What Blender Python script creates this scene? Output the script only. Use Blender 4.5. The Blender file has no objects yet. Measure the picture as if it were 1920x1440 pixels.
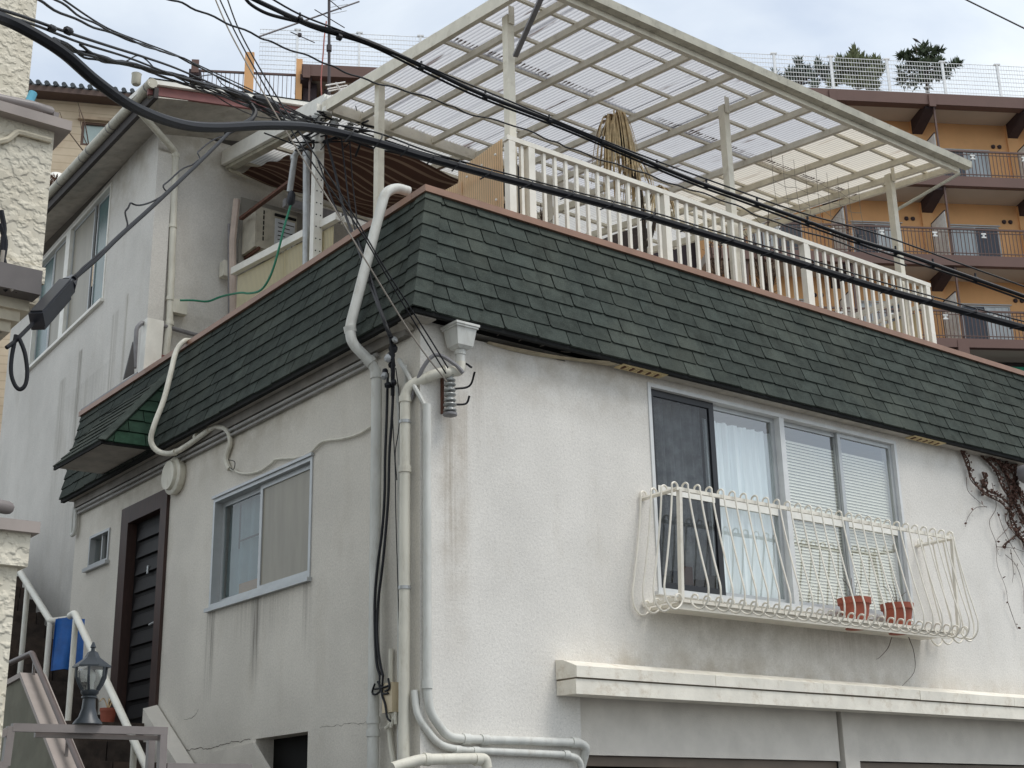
import bpy, bmesh, math, random
import numpy as np
from mathutils import Vector, Matrix
random.seed(7)
rnd = random.Random(11)
SC = bpy.context.scene
COL = SC.collection

# ------------------------------------------------------------------ camera
F_PX = 2590.37                      # focal length in pixels of the 1920 px wide photograph
YAW, PITCH, ROLL = map(math.radians, (37.86527833, 18.2624729, -1.26112411))
CAM = np.array([-5.572, -8.304, 1.6])
def _basis(y, p, r):
    f = np.array([math.sin(y)*math.cos(p), math.cos(y)*math.cos(p), math.sin(p)])
    r0 = np.array([math.cos(y), -math.sin(y), 0.0]); u0 = np.cross(r0, f)
    return np.array([r0*math.cos(r)+u0*math.sin(r), -r0*math.sin(r)+u0*math.cos(r), f])
B = _basis(YAW, PITCH, ROLL)
cd = bpy.data.cameras.new('camera'); co = bpy.data.objects.new('camera', cd); COL.objects.link(co)
m = Matrix.Identity(4)
for i in range(3):
    m[i][0] = B[0][i]; m[i][1] = B[1][i]; m[i][2] = -B[2][i]; m[i][3] = CAM[i]
co.matrix_world = m
cd.sensor_fit = 'HORIZONTAL'; cd.sensor_width = 36.0; cd.lens = F_PX/1920*36.0
cd.clip_start = 0.1; cd.clip_end = 3000
SC.camera = co

# ------------------------------------------------------------------ sky, sun, exposure
SUN_EL, SUN_AZ = math.radians(60), math.radians(150)      # azimuth clockwise from +Y
w = bpy.data.worlds.new('World'); SC.world = w; w.use_nodes = True
nt = w.node_tree; nt.nodes.clear()
def wn(t, **k):
    n = nt.nodes.new(t)
    for a, b in k.items(): setattr(n, a, b)
    return n
sky = wn('ShaderNodeTexSky'); sky.sky_type = 'NISHITA'; sky.sun_disc = False
sky.sun_elevation = SUN_EL; sky.sun_rotation = SUN_AZ
tc = wn('ShaderNodeTexCoord')
mp = wn('ShaderNodeMapping'); mp.inputs['Scale'].default_value = (1, 1, 1.9)
mp.inputs['Location'].default_value = (0.45, 0.1, 0.0)
nz = wn('ShaderNodeTexNoise'); nz.inputs['Scale'].default_value = 2.3; nz.inputs['Detail'].default_value = 7; nz.inputs['Roughness'].default_value = 0.5
nz.inputs['Distortion'].default_value = 0.3
rmp = wn('ShaderNodeValToRGB'); rmp.color_ramp.elements[0].position = 0.36; rmp.color_ramp.elements[0].color = (0.45,)*3+(1,)
rmp.color_ramp.elements[1].position = 0.57; rmp.color_ramp.elements[1].color = (0.97,)*3+(1,)
b1 = wn('ShaderNodeBackground'); b1.inputs['Strength'].default_value = 0.15
b2 = wn('ShaderNodeBackground'); b2.inputs['Color'].default_value = (0.82, 0.87, 0.90, 1); b2.inputs['Strength'].default_value = 1.05
mx = wn('ShaderNodeMixShader'); wo = wn('ShaderNodeOutputWorld')
L = nt.links.new
L(tc.outputs['Generated'], mp.inputs['Vector']); L(mp.outputs[0], nz.inputs['Vector']); L(nz.outputs['Fac'], rmp.inputs[0])
L(sky.outputs[0], b1.inputs['Color']); L(rmp.outputs[0], mx.inputs[0]); L(b1.outputs[0], mx.inputs[1]); L(b2.outputs[0], mx.inputs[2])
L(mx.outputs[0], wo.inputs['Surface'])
sd = bpy.data.lights.new('sun', 'SUN'); sd.energy = 1.5; sd.angle = math.radians(25); sd.color = (1.0, 0.97, 0.92)
so = bpy.data.objects.new('sun', sd); COL.objects.link(so)
sdir = Vector((math.sin(SUN_AZ)*math.cos(SUN_EL), math.cos(SUN_AZ)*math.cos(SUN_EL), math.sin(SUN_EL)))
so.rotation_euler = sdir.to_track_quat('Z', 'Y').to_euler(); so.location = (0, -20, 40)
SC.view_settings.view_transform = 'Standard'; SC.view_settings.look = 'None'
SC.view_settings.gamma = 1; SC.view_settings.use_curve_mapping = False
SC.view_settings.exposure = 0.28

# ------------------------------------------------------------------ survey: photograph pixel -> point on a real plane
def ray(x, y):
    return np.array([(x-960)/F_PX, -(y-720)/F_PX, 1.0]) @ B
def on(px, py, ax, val):
    r = ray(px, py); t = (val-CAM[ax])/r[ax]; return Vector(CAM+t*r)
def onx(px, py, v): return on(px, py, 0, v)
def ony(px, py, v): return on(px, py, 1, v)
def onz(px, py, v): return on(px, py, 2, v)
def onp(px, py, p0, n):
    r = ray(px, py); n = np.array(n, float); t = (np.array(p0, float)-CAM) @ n/(r @ n); return Vector(CAM+t*r)
def far(px, py, d):
    r = ray(px, py); return Vector(CAM+r*(d/math.hypot(r[0], r[1])))
def to_px(p):
    c = B @ (np.array(p, float)-CAM); return 960+F_PX*c[0]/c[2], 720-F_PX*c[1]/c[2]

# ------------------------------------------------------------------ mesh helper
def V(*a): return Vector(a)
class MB:
    def __init__(s): s.v = []; s.f = []
    def add(s, vs, fs):
        o = len(s.v); s.v += [tuple(x) for x in vs]; s.f += [tuple(i+o for i in f) for f in fs]; return s
    def quad(s, a, b, c, d): return s.add([a, b, c, d], [(0, 1, 2, 3)])
    def poly(s, pts): return s.add(pts, [tuple(range(len(pts)))])
    def box(s, x0, x1, y0, y1, z0, z1):
        return s.hexa([(x0,y0,z0),(x1,y0,z0),(x1,y1,z0),(x0,y1,z0)], [(x0,y0,z1),(x1,y0,z1),(x1,y1,z1),(x0,y1,z1)])
    def hexa(s, lo, hi):
        return s.add(list(lo)+list(hi), [(3,2,1,0),(4,5,6,7),(0,1,5,4),(1,2,6,5),(2,3,7,6),(3,0,4,7)])
    def obox(s, c, a, b, d):            # centre + three half vectors
        c, a, b, d = map(Vector, (c, a, b, d))
        return s.hexa([c-a-b-d, c+a-b-d, c+a+b-d, c-a+b-d], [c-a-b+d, c+a-b+d, c+a+b+d, c-a+b+d])
    def beam(s, p, q, wd, ht, up=(0,0,1)):   # rectangular bar from p to q
        p, q = Vector(p), Vector(q); d = (q-p).normalized(); sd_ = d.cross(Vector(up)).normalized(); u = sd_.cross(d)
        return s.obox((p+q)/2, (q-p)/2, sd_*wd/2, u*ht/2)
    def prism(s, pts, vec):
        n = len(pts); vec = Vector(vec); P = [Vector(p) for p in pts]
        return s.add(P+[p+vec for p in P], [tuple(reversed(range(n))), tuple(range(n, 2*n))]+[(i, (i+1) % n, (i+1) % n+n, i+n) for i in range(n)])
    def tube(s, pts, r, n=8, cap=True):
        P = [Vector(p) for p in pts]; R = r if isinstance(r, (list, tuple)) else [r]*len(P)
        t0 = (P[1]-P[0]).normalized(); a = Vector((0,0,1)) if abs(t0.z) < .9 else Vector((1,0,0))
        nrm = t0.cross(a).normalized(); vs = []; prev = t0
        for i, p in enumerate(P):
            t = (P[min(i+1, len(P)-1)]-P[max(i-1, 0)]).normalized()
            ax = prev.cross(t)
            if ax.length > 1e-6: nrm = Matrix.Rotation(prev.angle(t), 3, ax) @ nrm
            nrm = (nrm-t*nrm.dot(t)).normalized(); bn = t.cross(nrm); prev = t
            vs += [p+(nrm*math.cos(k*2*math.pi/n)+bn*math.sin(k*2*math.pi/n))*R[i] for k in range(n)]
        fs = [(i*n+k, i*n+(k+1) % n, (i+1)*n+(k+1) % n, (i+1)*n+k) for i in range(len(P)-1) for k in range(n)]
        if cap: fs += [tuple(reversed(range(n))), tuple(range((len(P)-1)*n, len(P)*n))]
        return s.add(vs, fs)
    def lathe(s, c, prof, axis=(0,0,1), n=20):   # prof: (radius, height)
        axis = Vector(axis).normalized(); a = Vector((1,0,0)) if abs(axis.x) < .9 else Vector((0,1,0))
        u = axis.cross(a).normalized(); v = axis.cross(u); c = Vector(c); vs = []
        for r, h in prof: vs += [c+axis*h+(u*math.cos(k*2*math.pi/n)+v*math.sin(k*2*math.pi/n))*r for k in range(n)]
        fs = [(i*n+k, i*n+(k+1) % n, (i+1)*n+(k+1) % n, (i+1)*n+k) for i in range(len(prof)-1) for k in range(n)]
        fs += [tuple(reversed(range(n))), tuple(range((len(prof)-1)*n, len(prof)*n))]
        return s.add(vs, fs)
    def build(s, name, mat, parent=None, smooth=False):
        vs = np.array(s.v, float); lo, hi = vs.min(0), vs.max(0)
        base = Vector(((lo[0]+hi[0])/2, (lo[1]+hi[1])/2, lo[2]))
        me = bpy.data.meshes.new(name); me.from_pydata((vs-np.array(base)).tolist(), [], s.f); me.materials.append(mat)
        if smooth:
            me.polygons.foreach_set('use_smooth', [len(p.vertices) <= 4 for p in me.polygons])
        o = bpy.data.objects.new(name, me); COL.objects.link(o); o.location = base
        if parent is not None: attach(o, parent)
        fix_normals(me)
        if smooth: me.set_sharp_from_angle(angle=math.radians(42))
        return o
def fix_normals(me):
    bm = bmesh.new(); bm.from_mesh(me); bmesh.ops.recalc_face_normals(bm, faces=bm.faces); bm.to_mesh(me); bm.free()
def wmat(o):
    mm = Matrix.Translation(o.location) @ o.rotation_euler.to_matrix().to_4x4()
    return (wmat(o.parent) @ o.matrix_parent_inverse @ mm) if o.parent else mm
def attach(o, parent):
    o.parent = parent; o.matrix_parent_inverse = wmat(parent).inverted()
def tag(o, label, cat, group=None, kind=None):
    if label: o['label'] = label
    if cat: o['category'] = cat
    if group: o['group'] = group
    if kind: o['kind'] = kind
    return o
def thing(name, loc, label, cat, group=None):
    o = bpy.data.objects.new(name, None); COL.objects.link(o); o.location = loc; o.empty_display_size = .2
    return tag(o, label, cat, group)
def struct(o): o['kind'] = 'structure'; return o
def stuff(o): o['kind'] = 'stuff'; return o
def curve(pts, k=6):                    # Catmull-Rom through 3D points
    P = [Vector(p) for p in pts]; P = [P[0]*2-P[1]]+P+[P[-1]*2-P[-2]]; out = []
    for i in range(1, len(P)-2):
        for j in range(k):
            t = j/k; a, b, c, d = P[i-1:i+3]
            out.append(.5*((2*b)+(c-a)*t+(2*a-5*b+4*c-d)*t*t+(3*b-a-3*c+d)*t**3))
    return out+[P[-2]]
def fillet(pts, r=.06, k=5):             # straight runs with round elbows
    P = [Vector(p) for p in pts]; out = [P[0]]
    for a, b, c in zip(P, P[1:], P[2:]):
        d1, d2 = (a-b), (c-b); q = min(r, d1.length*.45, d2.length*.45); s_, e_ = b+d1.normalized()*q, b+d2.normalized()*q
        for j in range(k+1):
            t = j/k; out.append(s_*(1-t)**2+b*2*t*(1-t)+e_*t*t)
    return out+[P[-1]]
def copy_tree(o, parent=None):
    c = o.copy(); COL.objects.link(c)
    if parent: c.parent = parent
    for ch in [x for x in COL.objects if x.parent == o]: copy_tree(ch, c)
    return c

# ------------------------------------------------------------------ materials
def srgb(r, g, b):
    f = lambda c: (c/255/12.92) if c <= 10 else ((c/255+.055)/1.055)**2.4
    return (f(r), f(g), f(b))
class NT:
    def __init__(s, name):
        s.m = bpy.data.materials.new(name); s.m.use_nodes = True; s.t = s.m.node_tree; s.t.nodes.clear()
        s.out = s.t.nodes.new('ShaderNodeOutputMaterial')
    def n(s, t, ins=None, **k):
        n = s.t.nodes.new(t)
        for a, b in k.items(): setattr(n, a, b)
        for a, b in (ins or {}).items():
            if hasattr(b, 'links') or isinstance(b, bpy.types.NodeSocket): s.t.links.new(b, n.inputs[a])
            else: n.inputs[a].default_value = b
        return n
    def math(s, op, a, b=0.0, clamp=False):
        n = s.t.nodes.new('ShaderNodeMath'); n.operation = op; n.use_clamp = clamp
        for i, x in enumerate((a, b)):
            if isinstance(x, bpy.types.NodeSocket): s.t.links.new(x, n.inputs[i])
            else: n.inputs[i].default_value = x
        return n.outputs[0]
    def rng(s, v, a, b, c=0.0, d=1.0):
        n = s.t.nodes.new('ShaderNodeMapRange'); n.interpolation_type = 'SMOOTHSTEP'
        s.t.links.new(v, n.inputs[0])
        for i, x in zip((1, 2, 3, 4), (a, b, c, d)): n.inputs[i].default_value = x
        return n.outputs[0]
    def mix(s, f, a, b):
        n = s.t.nodes.new('ShaderNodeMix'); n.data_type = 'RGBA'
        for i, x in ((0, f), (6, a), (7, b)):
            if isinstance(x, bpy.types.NodeSocket): s.t.links.new(x, n.inputs[i])
            else: n.inputs[i].default_value = x if i == 0 else (*x[:3], 1)
        return n.outputs[2]
    def pos(s):
        if not hasattr(s, '_p'): s._p = s.t.nodes.new('ShaderNodeNewGeometry').outputs['Position']
        return s._p
    def sep(s):
        if not hasattr(s, '_s'): s._s = s.n('ShaderNodeSeparateXYZ', {0: s.pos()}).outputs
        return s._s
    def noise(s, scale, detail=3, rough=.5, stretch=None, vec=None):
        v = vec or s.pos()
        if stretch: v = s.n('ShaderNodeMapping', {'Vector': v, 'Scale': stretch}).outputs[0]
        return s.n('ShaderNodeTexNoise', {'Vector': v, 'Scale': scale, 'Detail': detail, 'Roughness': rough}).outputs['Fac']
    def bsdf(s, color, rough=.6, bump=None, bdist=.01, bstr=.5, metal=0., spec=.5, **k):
        ins = {'Base Color': color if isinstance(color, bpy.types.NodeSocket) else (*color[:3], 1), 'Roughness': rough, 'Metallic': metal, 'Specular IOR Level': spec}
        if bump is not None: ins['Normal'] = s.n('ShaderNodeBump', {'Height': bump, 'Distance': bdist, 'Strength': bstr}).outputs[0]
        ins.update(k); n = s.n('ShaderNodeBsdfPrincipled', ins)
        s.t.links.new(n.outputs[0], s.out.inputs[0]); return n
def paint(name, rgb, rough=.5, var=.14, scale=6, dirt=0., dirtcol=(.12,.09,.06), rand=0., bump=0., bscale=60, metal=0., stretch=None, spec=.5):
    t = NT(name); nz_ = t.noise(scale, 4, .6, stretch)
    c = t.mix(t.rng(nz_, .3, .7), [x*(1-var) for x in rgb], [min(1, x*(1+var*.6)) for x in rgb])
    if dirt:
        d = t.math('MULTIPLY', t.rng(t.noise(scale*1.7, 6, .7, stretch), .5, .72), dirt); c = t.mix(d, c, dirtcol)
    if rand:
        oi = t.n('ShaderNodeObjectInfo').outputs['Random']
        hv = t.n('ShaderNodeHueSaturation', {'Color': c, 'Value': t.rng(oi, 0, 1, 1-rand, 1+rand), 'Saturation': t.rng(oi, .2, .9, .9, 1.1)}); c = hv.outputs[0]
    t.bsdf(c, rough, t.noise(bscale, 3) if bump else None, bump or .01, .6, metal, spec); return t.m

def stucco(name, rgb, stains=(), grain=95, bump=.0035, axis=0, top=None, speck=.28):
    t = NT(name); S = t.sep(); u, z = S[axis], S[2]
    big = t.noise(.9, 5, .6); mid = t.noise(3.2, 4, .6, (1, 1, .45)); fine = t.noise(grain, 3, .65)
    c = t.mix(t.rng(big, .3, .7), [x*.90 for x in rgb], [x*1.05 for x in rgb])
    c = t.mix(t.math('MULTIPLY', t.rng(mid, .52, .75), .28), c, [rgb[0]*.74, rgb[1]*.71, rgb[2]*.66])
    c = t.mix(t.math('MULTIPLY', t.rng(t.noise(grain*.5, 2, .6), .57, .70), speck), c, [x*.55 for x in rgb])
    c = t.mix(t.rng(t.noise(62., 3, .75), .32, .68), [1,1,1], [1,1,1]) if False else c
    gr = t.n('ShaderNodeHueSaturation', {'Color': c, 'Value': t.rng(t.noise(58., 3, .8), .30, .70, .89, 1.06)}); c = gr.outputs[0]
    streak = t.noise(1., 5, .7, (26, 26, .55)) ; blot = t.noise(4.2, 5, .65)
    for (c0, w_, zt, zb, k, col, st) in stains:
        mu = t.rng(t.math('ABSOLUTE', t.math('SUBTRACT', u, c0)), w_*.25, w_, 1, 0)
        mz = t.math('MULTIPLY', t.rng(z, zb, zb+(zt-zb)*.8), t.rng(z, zt, zt+.04, 1, 0))
        if st == 2: mz = t.math('MULTIPLY', t.rng(z, zb-.02, zb), t.rng(z, zb, zt, 1, 0)); mz = t.math('MULTIPLY', mz, mz)
        mm = t.math('MULTIPLY', mu, mz); nn = t.rng(streak, .34, .66) if st == 1 else t.rng(blot, .25, .75)
        c = t.mix(t.math('MULTIPLY', t.math('MULTIPLY', mm, nn), k, True), c, col)
    h = t.math('ADD', t.math('MULTIPLY', fine, .7), t.math('MULTIPLY', t.noise(grain*.4, 2), .6))
    t.bsdf(c, .9, h, bump, .9, spec=.2); return t.m

WALL = srgb(224, 220, 213)
ST = (.17, .12, .065)
M = {}
M['wall_right'] = stucco('right_wall_stucco', WALL, [
    (.30, .20, 4.85, 2.35, .42, (.27,.20,.12), 0), (.27, .09, 4.80, 2.9, .5, (.20,.15,.09), 1), (.40, .08, 4.9, 3.3, .3, (.27,.2,.12), 1), (.55, .12, 5.2, 4.2, .2, ST, 1),
    (2.7, 2.0, 3.35, 2.86, .62, (.36,.28,.18), 2), (5.8, 3.8, 3.25, 2.86, .5, (.36,.29,.2), 2), (1.4, 1.7, 5.5, 4.75, .55, (.34,.28,.20), 0), (4.4, 4, 5.5, 5.25, .35, (.34,.28,.20), 0), (7.2, 1.3, 5.5, 5.0, .45, (.36,.30,.22), 0),
    (3.4, 1.6, 3.42, 2.75, .5, (.30,.27,.22), 0), (5.0, 1.0, 3.40, 2.8, .45, (.3,.27,.22), 0), (4.6, .8, 3.38, 2.9, .25, (.28,.24,.18), 1)], axis=0)
M['wall_left'] = stucco('left_wall_stucco', [WALL[0]*.94, WALL[1]*.925, WALL[2]*.89], [
    (2.56, .10, 3.66, 2.7, .9, (.06,.05,.045), 1), (3.44, .12, 3.66, 2.6, .7, (.08,.07,.06), 1), (1.66, .10, 3.66, 2.9, .5, (.12,.1,.085), 1), (2.5, .9, 3.66, 3.2, .3, (.2,.18,.15), 1),
    (4.3, 4.2, 5.5, 4.7, .6, (.33,.28,.20), 0), (2.0, 2.0, 5.5, 5.05, .5, (.3,.26,.2), 0), (5.0, 3.5, 3.6, 1.6, .4, (.27,.26,.235), 2), (2.9, 2.6, 3.2, 1.5, .35, (.27,.26,.24), 2)], axis=1, bump=.003, speck=.18)
M['wall_upper'] = stucco('upper_house_stucco', [x*.90 for x in WALL], [
    (7.3, .16, 7.9, 5.2, .6, (.22,.19,.15), 1), (8.6, .12, 7.8, 4.9, .7, (.16,.14,.11), 1), (9.3, .2, 7.6, 4.9, .55, (.2,.18,.14), 1), (9.0, 3.4, 7.0, 2.0, .75, (.13,.13,.115), 2), (8.2, 1.2, 7.3, 4.0, .25, (.2,.19,.16), 1), (6.9, .07, 8.0, 6.0, .6, (.25,.21,.15), 1), (7.6, 2.0, 10.0, 9.0, .6, (.33,.28,.2), 0)], axis=1, bump=.002, speck=.12)
M['wall_upper_front'] = stucco('upper_front_stucco', [x*.9 for x in WALL], [(1.2, 1.6, 10, 9.1, .6, (.33,.28,.2), 0), (1, 1, 7.6, 6.4, .4, (.3,.27,.22), 0)], axis=0, bump=.0025, speck=.08)
M['cream_stucco'] = None
M['concrete'] = paint('grey_lintel_concrete', srgb(214, 208, 198), .9, .08, 3, .10, (.25,.23,.2), bump=.004, bscale=90)
M['soffit'] = paint('soffit_board', srgb(176, 170, 160), .8, .18, 5, .4, (.2,.16,.11))  # base tone lowered to hold part of the under-eave shade
M['shingle'] = paint('green_asphalt_shingle', srgb(62, 68, 64), .95, .22, 9, .25, (.016,.018,.017), rand=.08, bump=.004, bscale=210, spec=.15)
def shingle_mat():
    t = NT('weathered_green_shingle'); base = srgb(62, 68, 64)
    c = t.mix(t.rng(t.noise(9., 4, .6), .3, .7), [x*.78 for x in base], [x*1.2 for x in base])
    c = t.mix(t.math('MULTIPLY', t.rng(t.noise(1.3, 4, .6), .42, .68), .45), c, srgb(84, 88, 80))
    c = t.mix(t.math('MULTIPLY', t.rng(t.noise(1., 5, .7, (7, 7, .7)), .52, .70), .45), c, (.018,.020,.017))
    c = t.mix(t.math('MULTIPLY', t.rng(t.noise(150., 2, .7), .55, .72), .55), c, srgb(112, 116, 106))
    c = t.mix(t.math('MULTIPLY', t.rng(t.noise(170., 2, .7), .30, .42, 1, 0), .6), c, (.012,.014,.013))
    oi = t.n('ShaderNodeObjectInfo').outputs['Random']
    c = t.n('ShaderNodeHueSaturation', {'Color': c, 'Value': t.rng(oi, 0, 1, .86, 1.14)}).outputs[0]
    t.bsdf(c, .95, t.noise(210., 3), .005, .7, spec=.12); return t.m
M['shingle'] = shingle_mat()
M['shingle_in'] = paint('mossy_green_shingle', srgb(48, 70, 57), .95, .25, 9, .3, (.02,.02,.02), rand=.1, bump=.004, bscale=210, spec=.15)
M['backing'] = paint('dark_roof_felt', srgb(22, 23, 22), .95)
M['cap'] = paint('brown_metal_coping', srgb(150, 116, 97), .45, .12, 4, .12, (.2,.12,.09), spec=.4)
M['white'] = paint('white_enamel', srgb(232, 229, 220), .4, .07, 5, .18, (.45,.38,.28))
M['rail_white'] = paint('weathered_white_railing_paint', srgb(233, 227, 214), .45, .08, 4, .22, (.42,.34,.24))
M['pergola'] = paint('cream_steel_paint', srgb(230, 223, 205), .5, .10, 5, .3, (.36,.29,.19))
M['ledge'] = paint('cream_ledge_paint', srgb(236, 230, 216), .6, .10, 4, .45, (.42,.31,.19), bump=.003, bscale=70)
M['alu'] = paint('aluminium_frame', srgb(180, 183, 184), .4, .08, 5, metal=.25)
M['pvc'] = paint('grey_white_pvc', srgb(204, 204, 198), .55, .10, 5, .4, (.36,.32,.26), stretch=(2,2,.6))
M['pvc_cream'] = paint('cream_pvc', srgb(214, 210, 196), .55, .1, 5, .4, (.38,.33,.25), stretch=(2,2,.6))
M['pipe_grey'] = paint('grey_steel_pipe', srgb(128, 126, 128), .5, .15, 8, .3, (.12,.1,.09))
M['dark'] = paint('dark_void', srgb(20, 19, 18), .9)
M['black_cable'] = paint('black_cable_sheath', srgb(17, 18, 24), .5, .2, 20, spec=.3)
M['grey_wire'] = paint('pale_grey_wire', srgb(150, 142, 132), .6)
M['brown_wood'] = paint('dark_brown_door_frame', srgb(60, 40, 34), .6, .25, 6, .2, (.03,.02,.015), stretch=(6, 6, 1))
M['door'] = paint('black_brown_door_leaf', srgb(23, 21, 22), .55, .3, 6, .2, (.05,.045,.04), stretch=(8, 8, 1), spec=.2)
M['maroon'] = paint('maroon_fascia', srgb(122, 70, 66), .55, .15, 5, .2, (.12,.06,.05))
M['gutter'] = paint('weathered_cream_gutter', srgb(196, 191, 174), .5, .15, 5, .5, (.16,.14,.10))
M['galv'] = paint('galvanised_steel', srgb(176, 178, 178), .4, .15, 7, .25, (.2,.17,.14), metal=.4)
M['rust'] = paint('rusty_bracket', srgb(96, 62, 48), .8, .3, 20)
M['terracotta'] = paint('terracotta_pot', srgb(158, 84, 64), .7, .15, 12)
M['insulator'] = paint('grey_porcelain', srgb(150, 152, 150), .25, .15, 20)
M['green_hose'] = paint('green_cable', srgb(44, 132, 104), .5)
M['dry_leaf'] = paint('dried_palm_leaf', srgb(214, 190, 148), .8, .3, 14)
M['twig'] = paint('dry_brown_twig', srgb(84, 66, 56), .9, .3, 30)
M['bark'] = paint('bark', srgb(70, 60, 52), .9, .3, 30)
def glass(name, tint=(.93,.96,.96), rough=.02, refl=1.0):
    t = NT(name); ge = t.n('ShaderNodeNewGeometry').outputs
    dt = t.n('ShaderNodeVectorMath', {0: ge['Normal'], 1: ge['Incoming']}, operation='DOT_PRODUCT').outputs['Value']
    fr = t.math('ADD', t.math('MULTIPLY', t.math('POWER', t.math('SUBTRACT', 1.0, t.math('ABSOLUTE', dt)), 5.0), .95), .05)
    wob = t.n('ShaderNodeBump', {'Height': t.noise(1.3, 2), 'Distance': .02, 'Strength': .25}).outputs[0]
    g = t.n('ShaderNodeBsdfGlossy', {'Color': (1,.985,.95,1), 'Roughness': rough, 'Normal': wob}); tr = t.n('ShaderNodeBsdfTransparent', {'Color': (*tint, 1)})
    f = t.math('ADD', t.math('MULTIPLY', fr, 2.2*refl), .13*refl, True)
    mxx = t.n('ShaderNodeMixShader', {0: f, 1: tr.outputs[0], 2: g.outputs[0]}); t.t.links.new(mxx.outputs[0], t.out.inputs[0]); return t.m
M['glass'] = glass('window_glass')
M['glass_dim_refl'] = glass('dim_reflection_side_glass', (.72,.77,.78), refl=.4)  # dimmed reflection and tint stand in for a dark neighbour mirrored here
M['glass_frost'] = paint('frosted_grey_glass', srgb(146, 140, 126), .4, .12, 2.5, stretch=(1, 3, .5))
M['glass_green'] = paint('blue_green_net_glass', srgb(86, 112, 112), .22, .25, 1.6)
M['curtain'] = paint('white_sheer_curtain', srgb(236, 242, 244), .9, .08, 3, stretch=(9, 9, .6))
M['blind'] = paint('cream_blind_slat', srgb(242, 238, 224), .6, .05)
M['screen'] = None
t = NT('dark_insect_screen'); tr = t.n('ShaderNodeBsdfTransparent', {'Color': (.72,.72,.73,1)}); df = t.n('ShaderNodeBsdfDiffuse', {'Color': (.012,.013,.016,1)})
mxx = t.n('ShaderNodeMixShader', {0: .33, 1: tr.outputs[0], 2: df.outputs[0]}); t.t.links.new(mxx.outputs[0], t.out.inputs[0]); M['screen'] = t.m
def corr(name, rgb, dirt=.5, dcol=(.10,.055,.04), pitch=.046, trans=.62, lap=None, ax=0):
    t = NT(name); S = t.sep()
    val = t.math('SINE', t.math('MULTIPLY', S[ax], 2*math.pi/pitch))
    valley = t.rng(val, .2, -1., 0, .55)  # valley stripes put the corrugation's shading, with its dirt, into the colour
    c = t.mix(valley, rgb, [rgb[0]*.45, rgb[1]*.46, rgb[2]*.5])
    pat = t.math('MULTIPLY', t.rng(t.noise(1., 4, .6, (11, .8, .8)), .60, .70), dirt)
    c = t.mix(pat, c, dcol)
    if lap:
        for y0, x0, x1 in lap:
            mm = t.math('MULTIPLY', t.rng(t.math('SUBTRACT', S[1], y0), 0, .03), t.rng(t.math('SUBTRACT', S[1], y0), .02, .17, 1, 0))
            mm = t.math('MULTIPLY', mm, t.rng(t.math('ADD', t.noise(7., 3, .7, (3, 1, 1)), t.math('MULTIPLY', val, -.22)), .42, .60))
            mm = t.math('MULTIPLY', mm, t.rng(t.noise(.8, 2), .34, .46)); c = t.mix(mm, c, (.035,.018,.012))
    p = t.n('ShaderNodeBsdfDiffuse', {'Color': c}); q = t.n('ShaderNodeBsdfTranslucent', {'Color': c}); g = t.n('ShaderNodeBsdfGlossy', {'Color': (1,1,1,1), 'Roughness': .25})
    a = t.n('ShaderNodeMixShader', {0: trans, 1: p.outputs[0], 2: q.outputs[0]}); b = t.n('ShaderNodeMixShader', {0: .05, 1: a.outputs[0], 2: g.outputs[0]})
    t.t.links.new(b.outputs[0], t.out.inputs[0]); return t.m
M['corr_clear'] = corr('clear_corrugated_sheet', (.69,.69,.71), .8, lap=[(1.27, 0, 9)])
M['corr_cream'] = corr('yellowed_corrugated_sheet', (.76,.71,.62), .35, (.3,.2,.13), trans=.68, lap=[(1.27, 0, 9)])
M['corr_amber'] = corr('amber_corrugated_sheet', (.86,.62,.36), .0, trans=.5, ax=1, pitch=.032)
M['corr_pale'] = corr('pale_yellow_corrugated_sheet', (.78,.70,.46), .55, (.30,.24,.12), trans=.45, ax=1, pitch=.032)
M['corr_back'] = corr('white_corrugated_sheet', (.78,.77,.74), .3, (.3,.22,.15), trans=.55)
# ================================================================== ground
street = MB().quad((-400,-400,0),(400,-400,0),(400,600,0),(-400,600,0)).build('street', paint('asphalt', srgb(92,92,92), .9, .2, 1.5)); struct(street)

# ================================================================== white house: lower storeys
house = thing('white_house', (0,0,0), 'white stucco corner house with green shingle mansard band and wide balcony window', 'house')
ZS = 5.43                                            # soffit height
def wall(name, mat, O, ud, n, U, Z, holes, th=.18, parent=None):
    """flat wall with rectangular openings and their reveals; n points outwards"""
    O, ud, n = Vector(O), Vector(ud), Vector(n); us = sorted({U[0], U[1], *[h[0] for h in holes], *[h[1] for h in holes]}); zs = sorted({Z[0], Z[1], *[h[2] for h in holes], *[h[3] for h in holes]})
    mb = MB(); P = lambda u, z, d=0: O+ud*u+V(0,0,1)*z+n*d
    for a, b in zip(us, us[1:]):
        for c, d in zip(zs, zs[1:]):
            if any(h[0] <= (a+b)/2 <= h[1] and h[2] <= (c+d)/2 <= h[3] for h in holes): continue
            mb.quad(P(a,c), P(b,c), P(b,d), P(a,d))
    for h in holes:
        for p, q in (((h[0],h[2]),(h[1],h[2])),((h[1],h[2]),(h[1],h[3])),((h[1],h[3]),(h[0],h[3])),((h[0],h[3]),(h[0],h[2]))):
            mb.quad(P(*p), P(*q), P(*q,-th), P(*p,-th))
    o = mb.build(name, mat, parent); return o
WR = (2.37, 5.79, 3.53, 5.36)
wall('wall', M['wall_right'], (0,0,0), (1,0,0), (0,-1,0), (0,12), (0,ZS), [WR, (1.48,11,0,2.645), (.40,1.45,5.372,ZS-.0005)], parent=house)
WL = (1.61, 3.475, 3.68, 4.712); DR = (4.50, 5.66, 2.74, 5.04); SW = (6.03, 6.6, 4.56, 4.92); CE = (1.59, 2.47, 1.0, 2.45)
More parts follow.
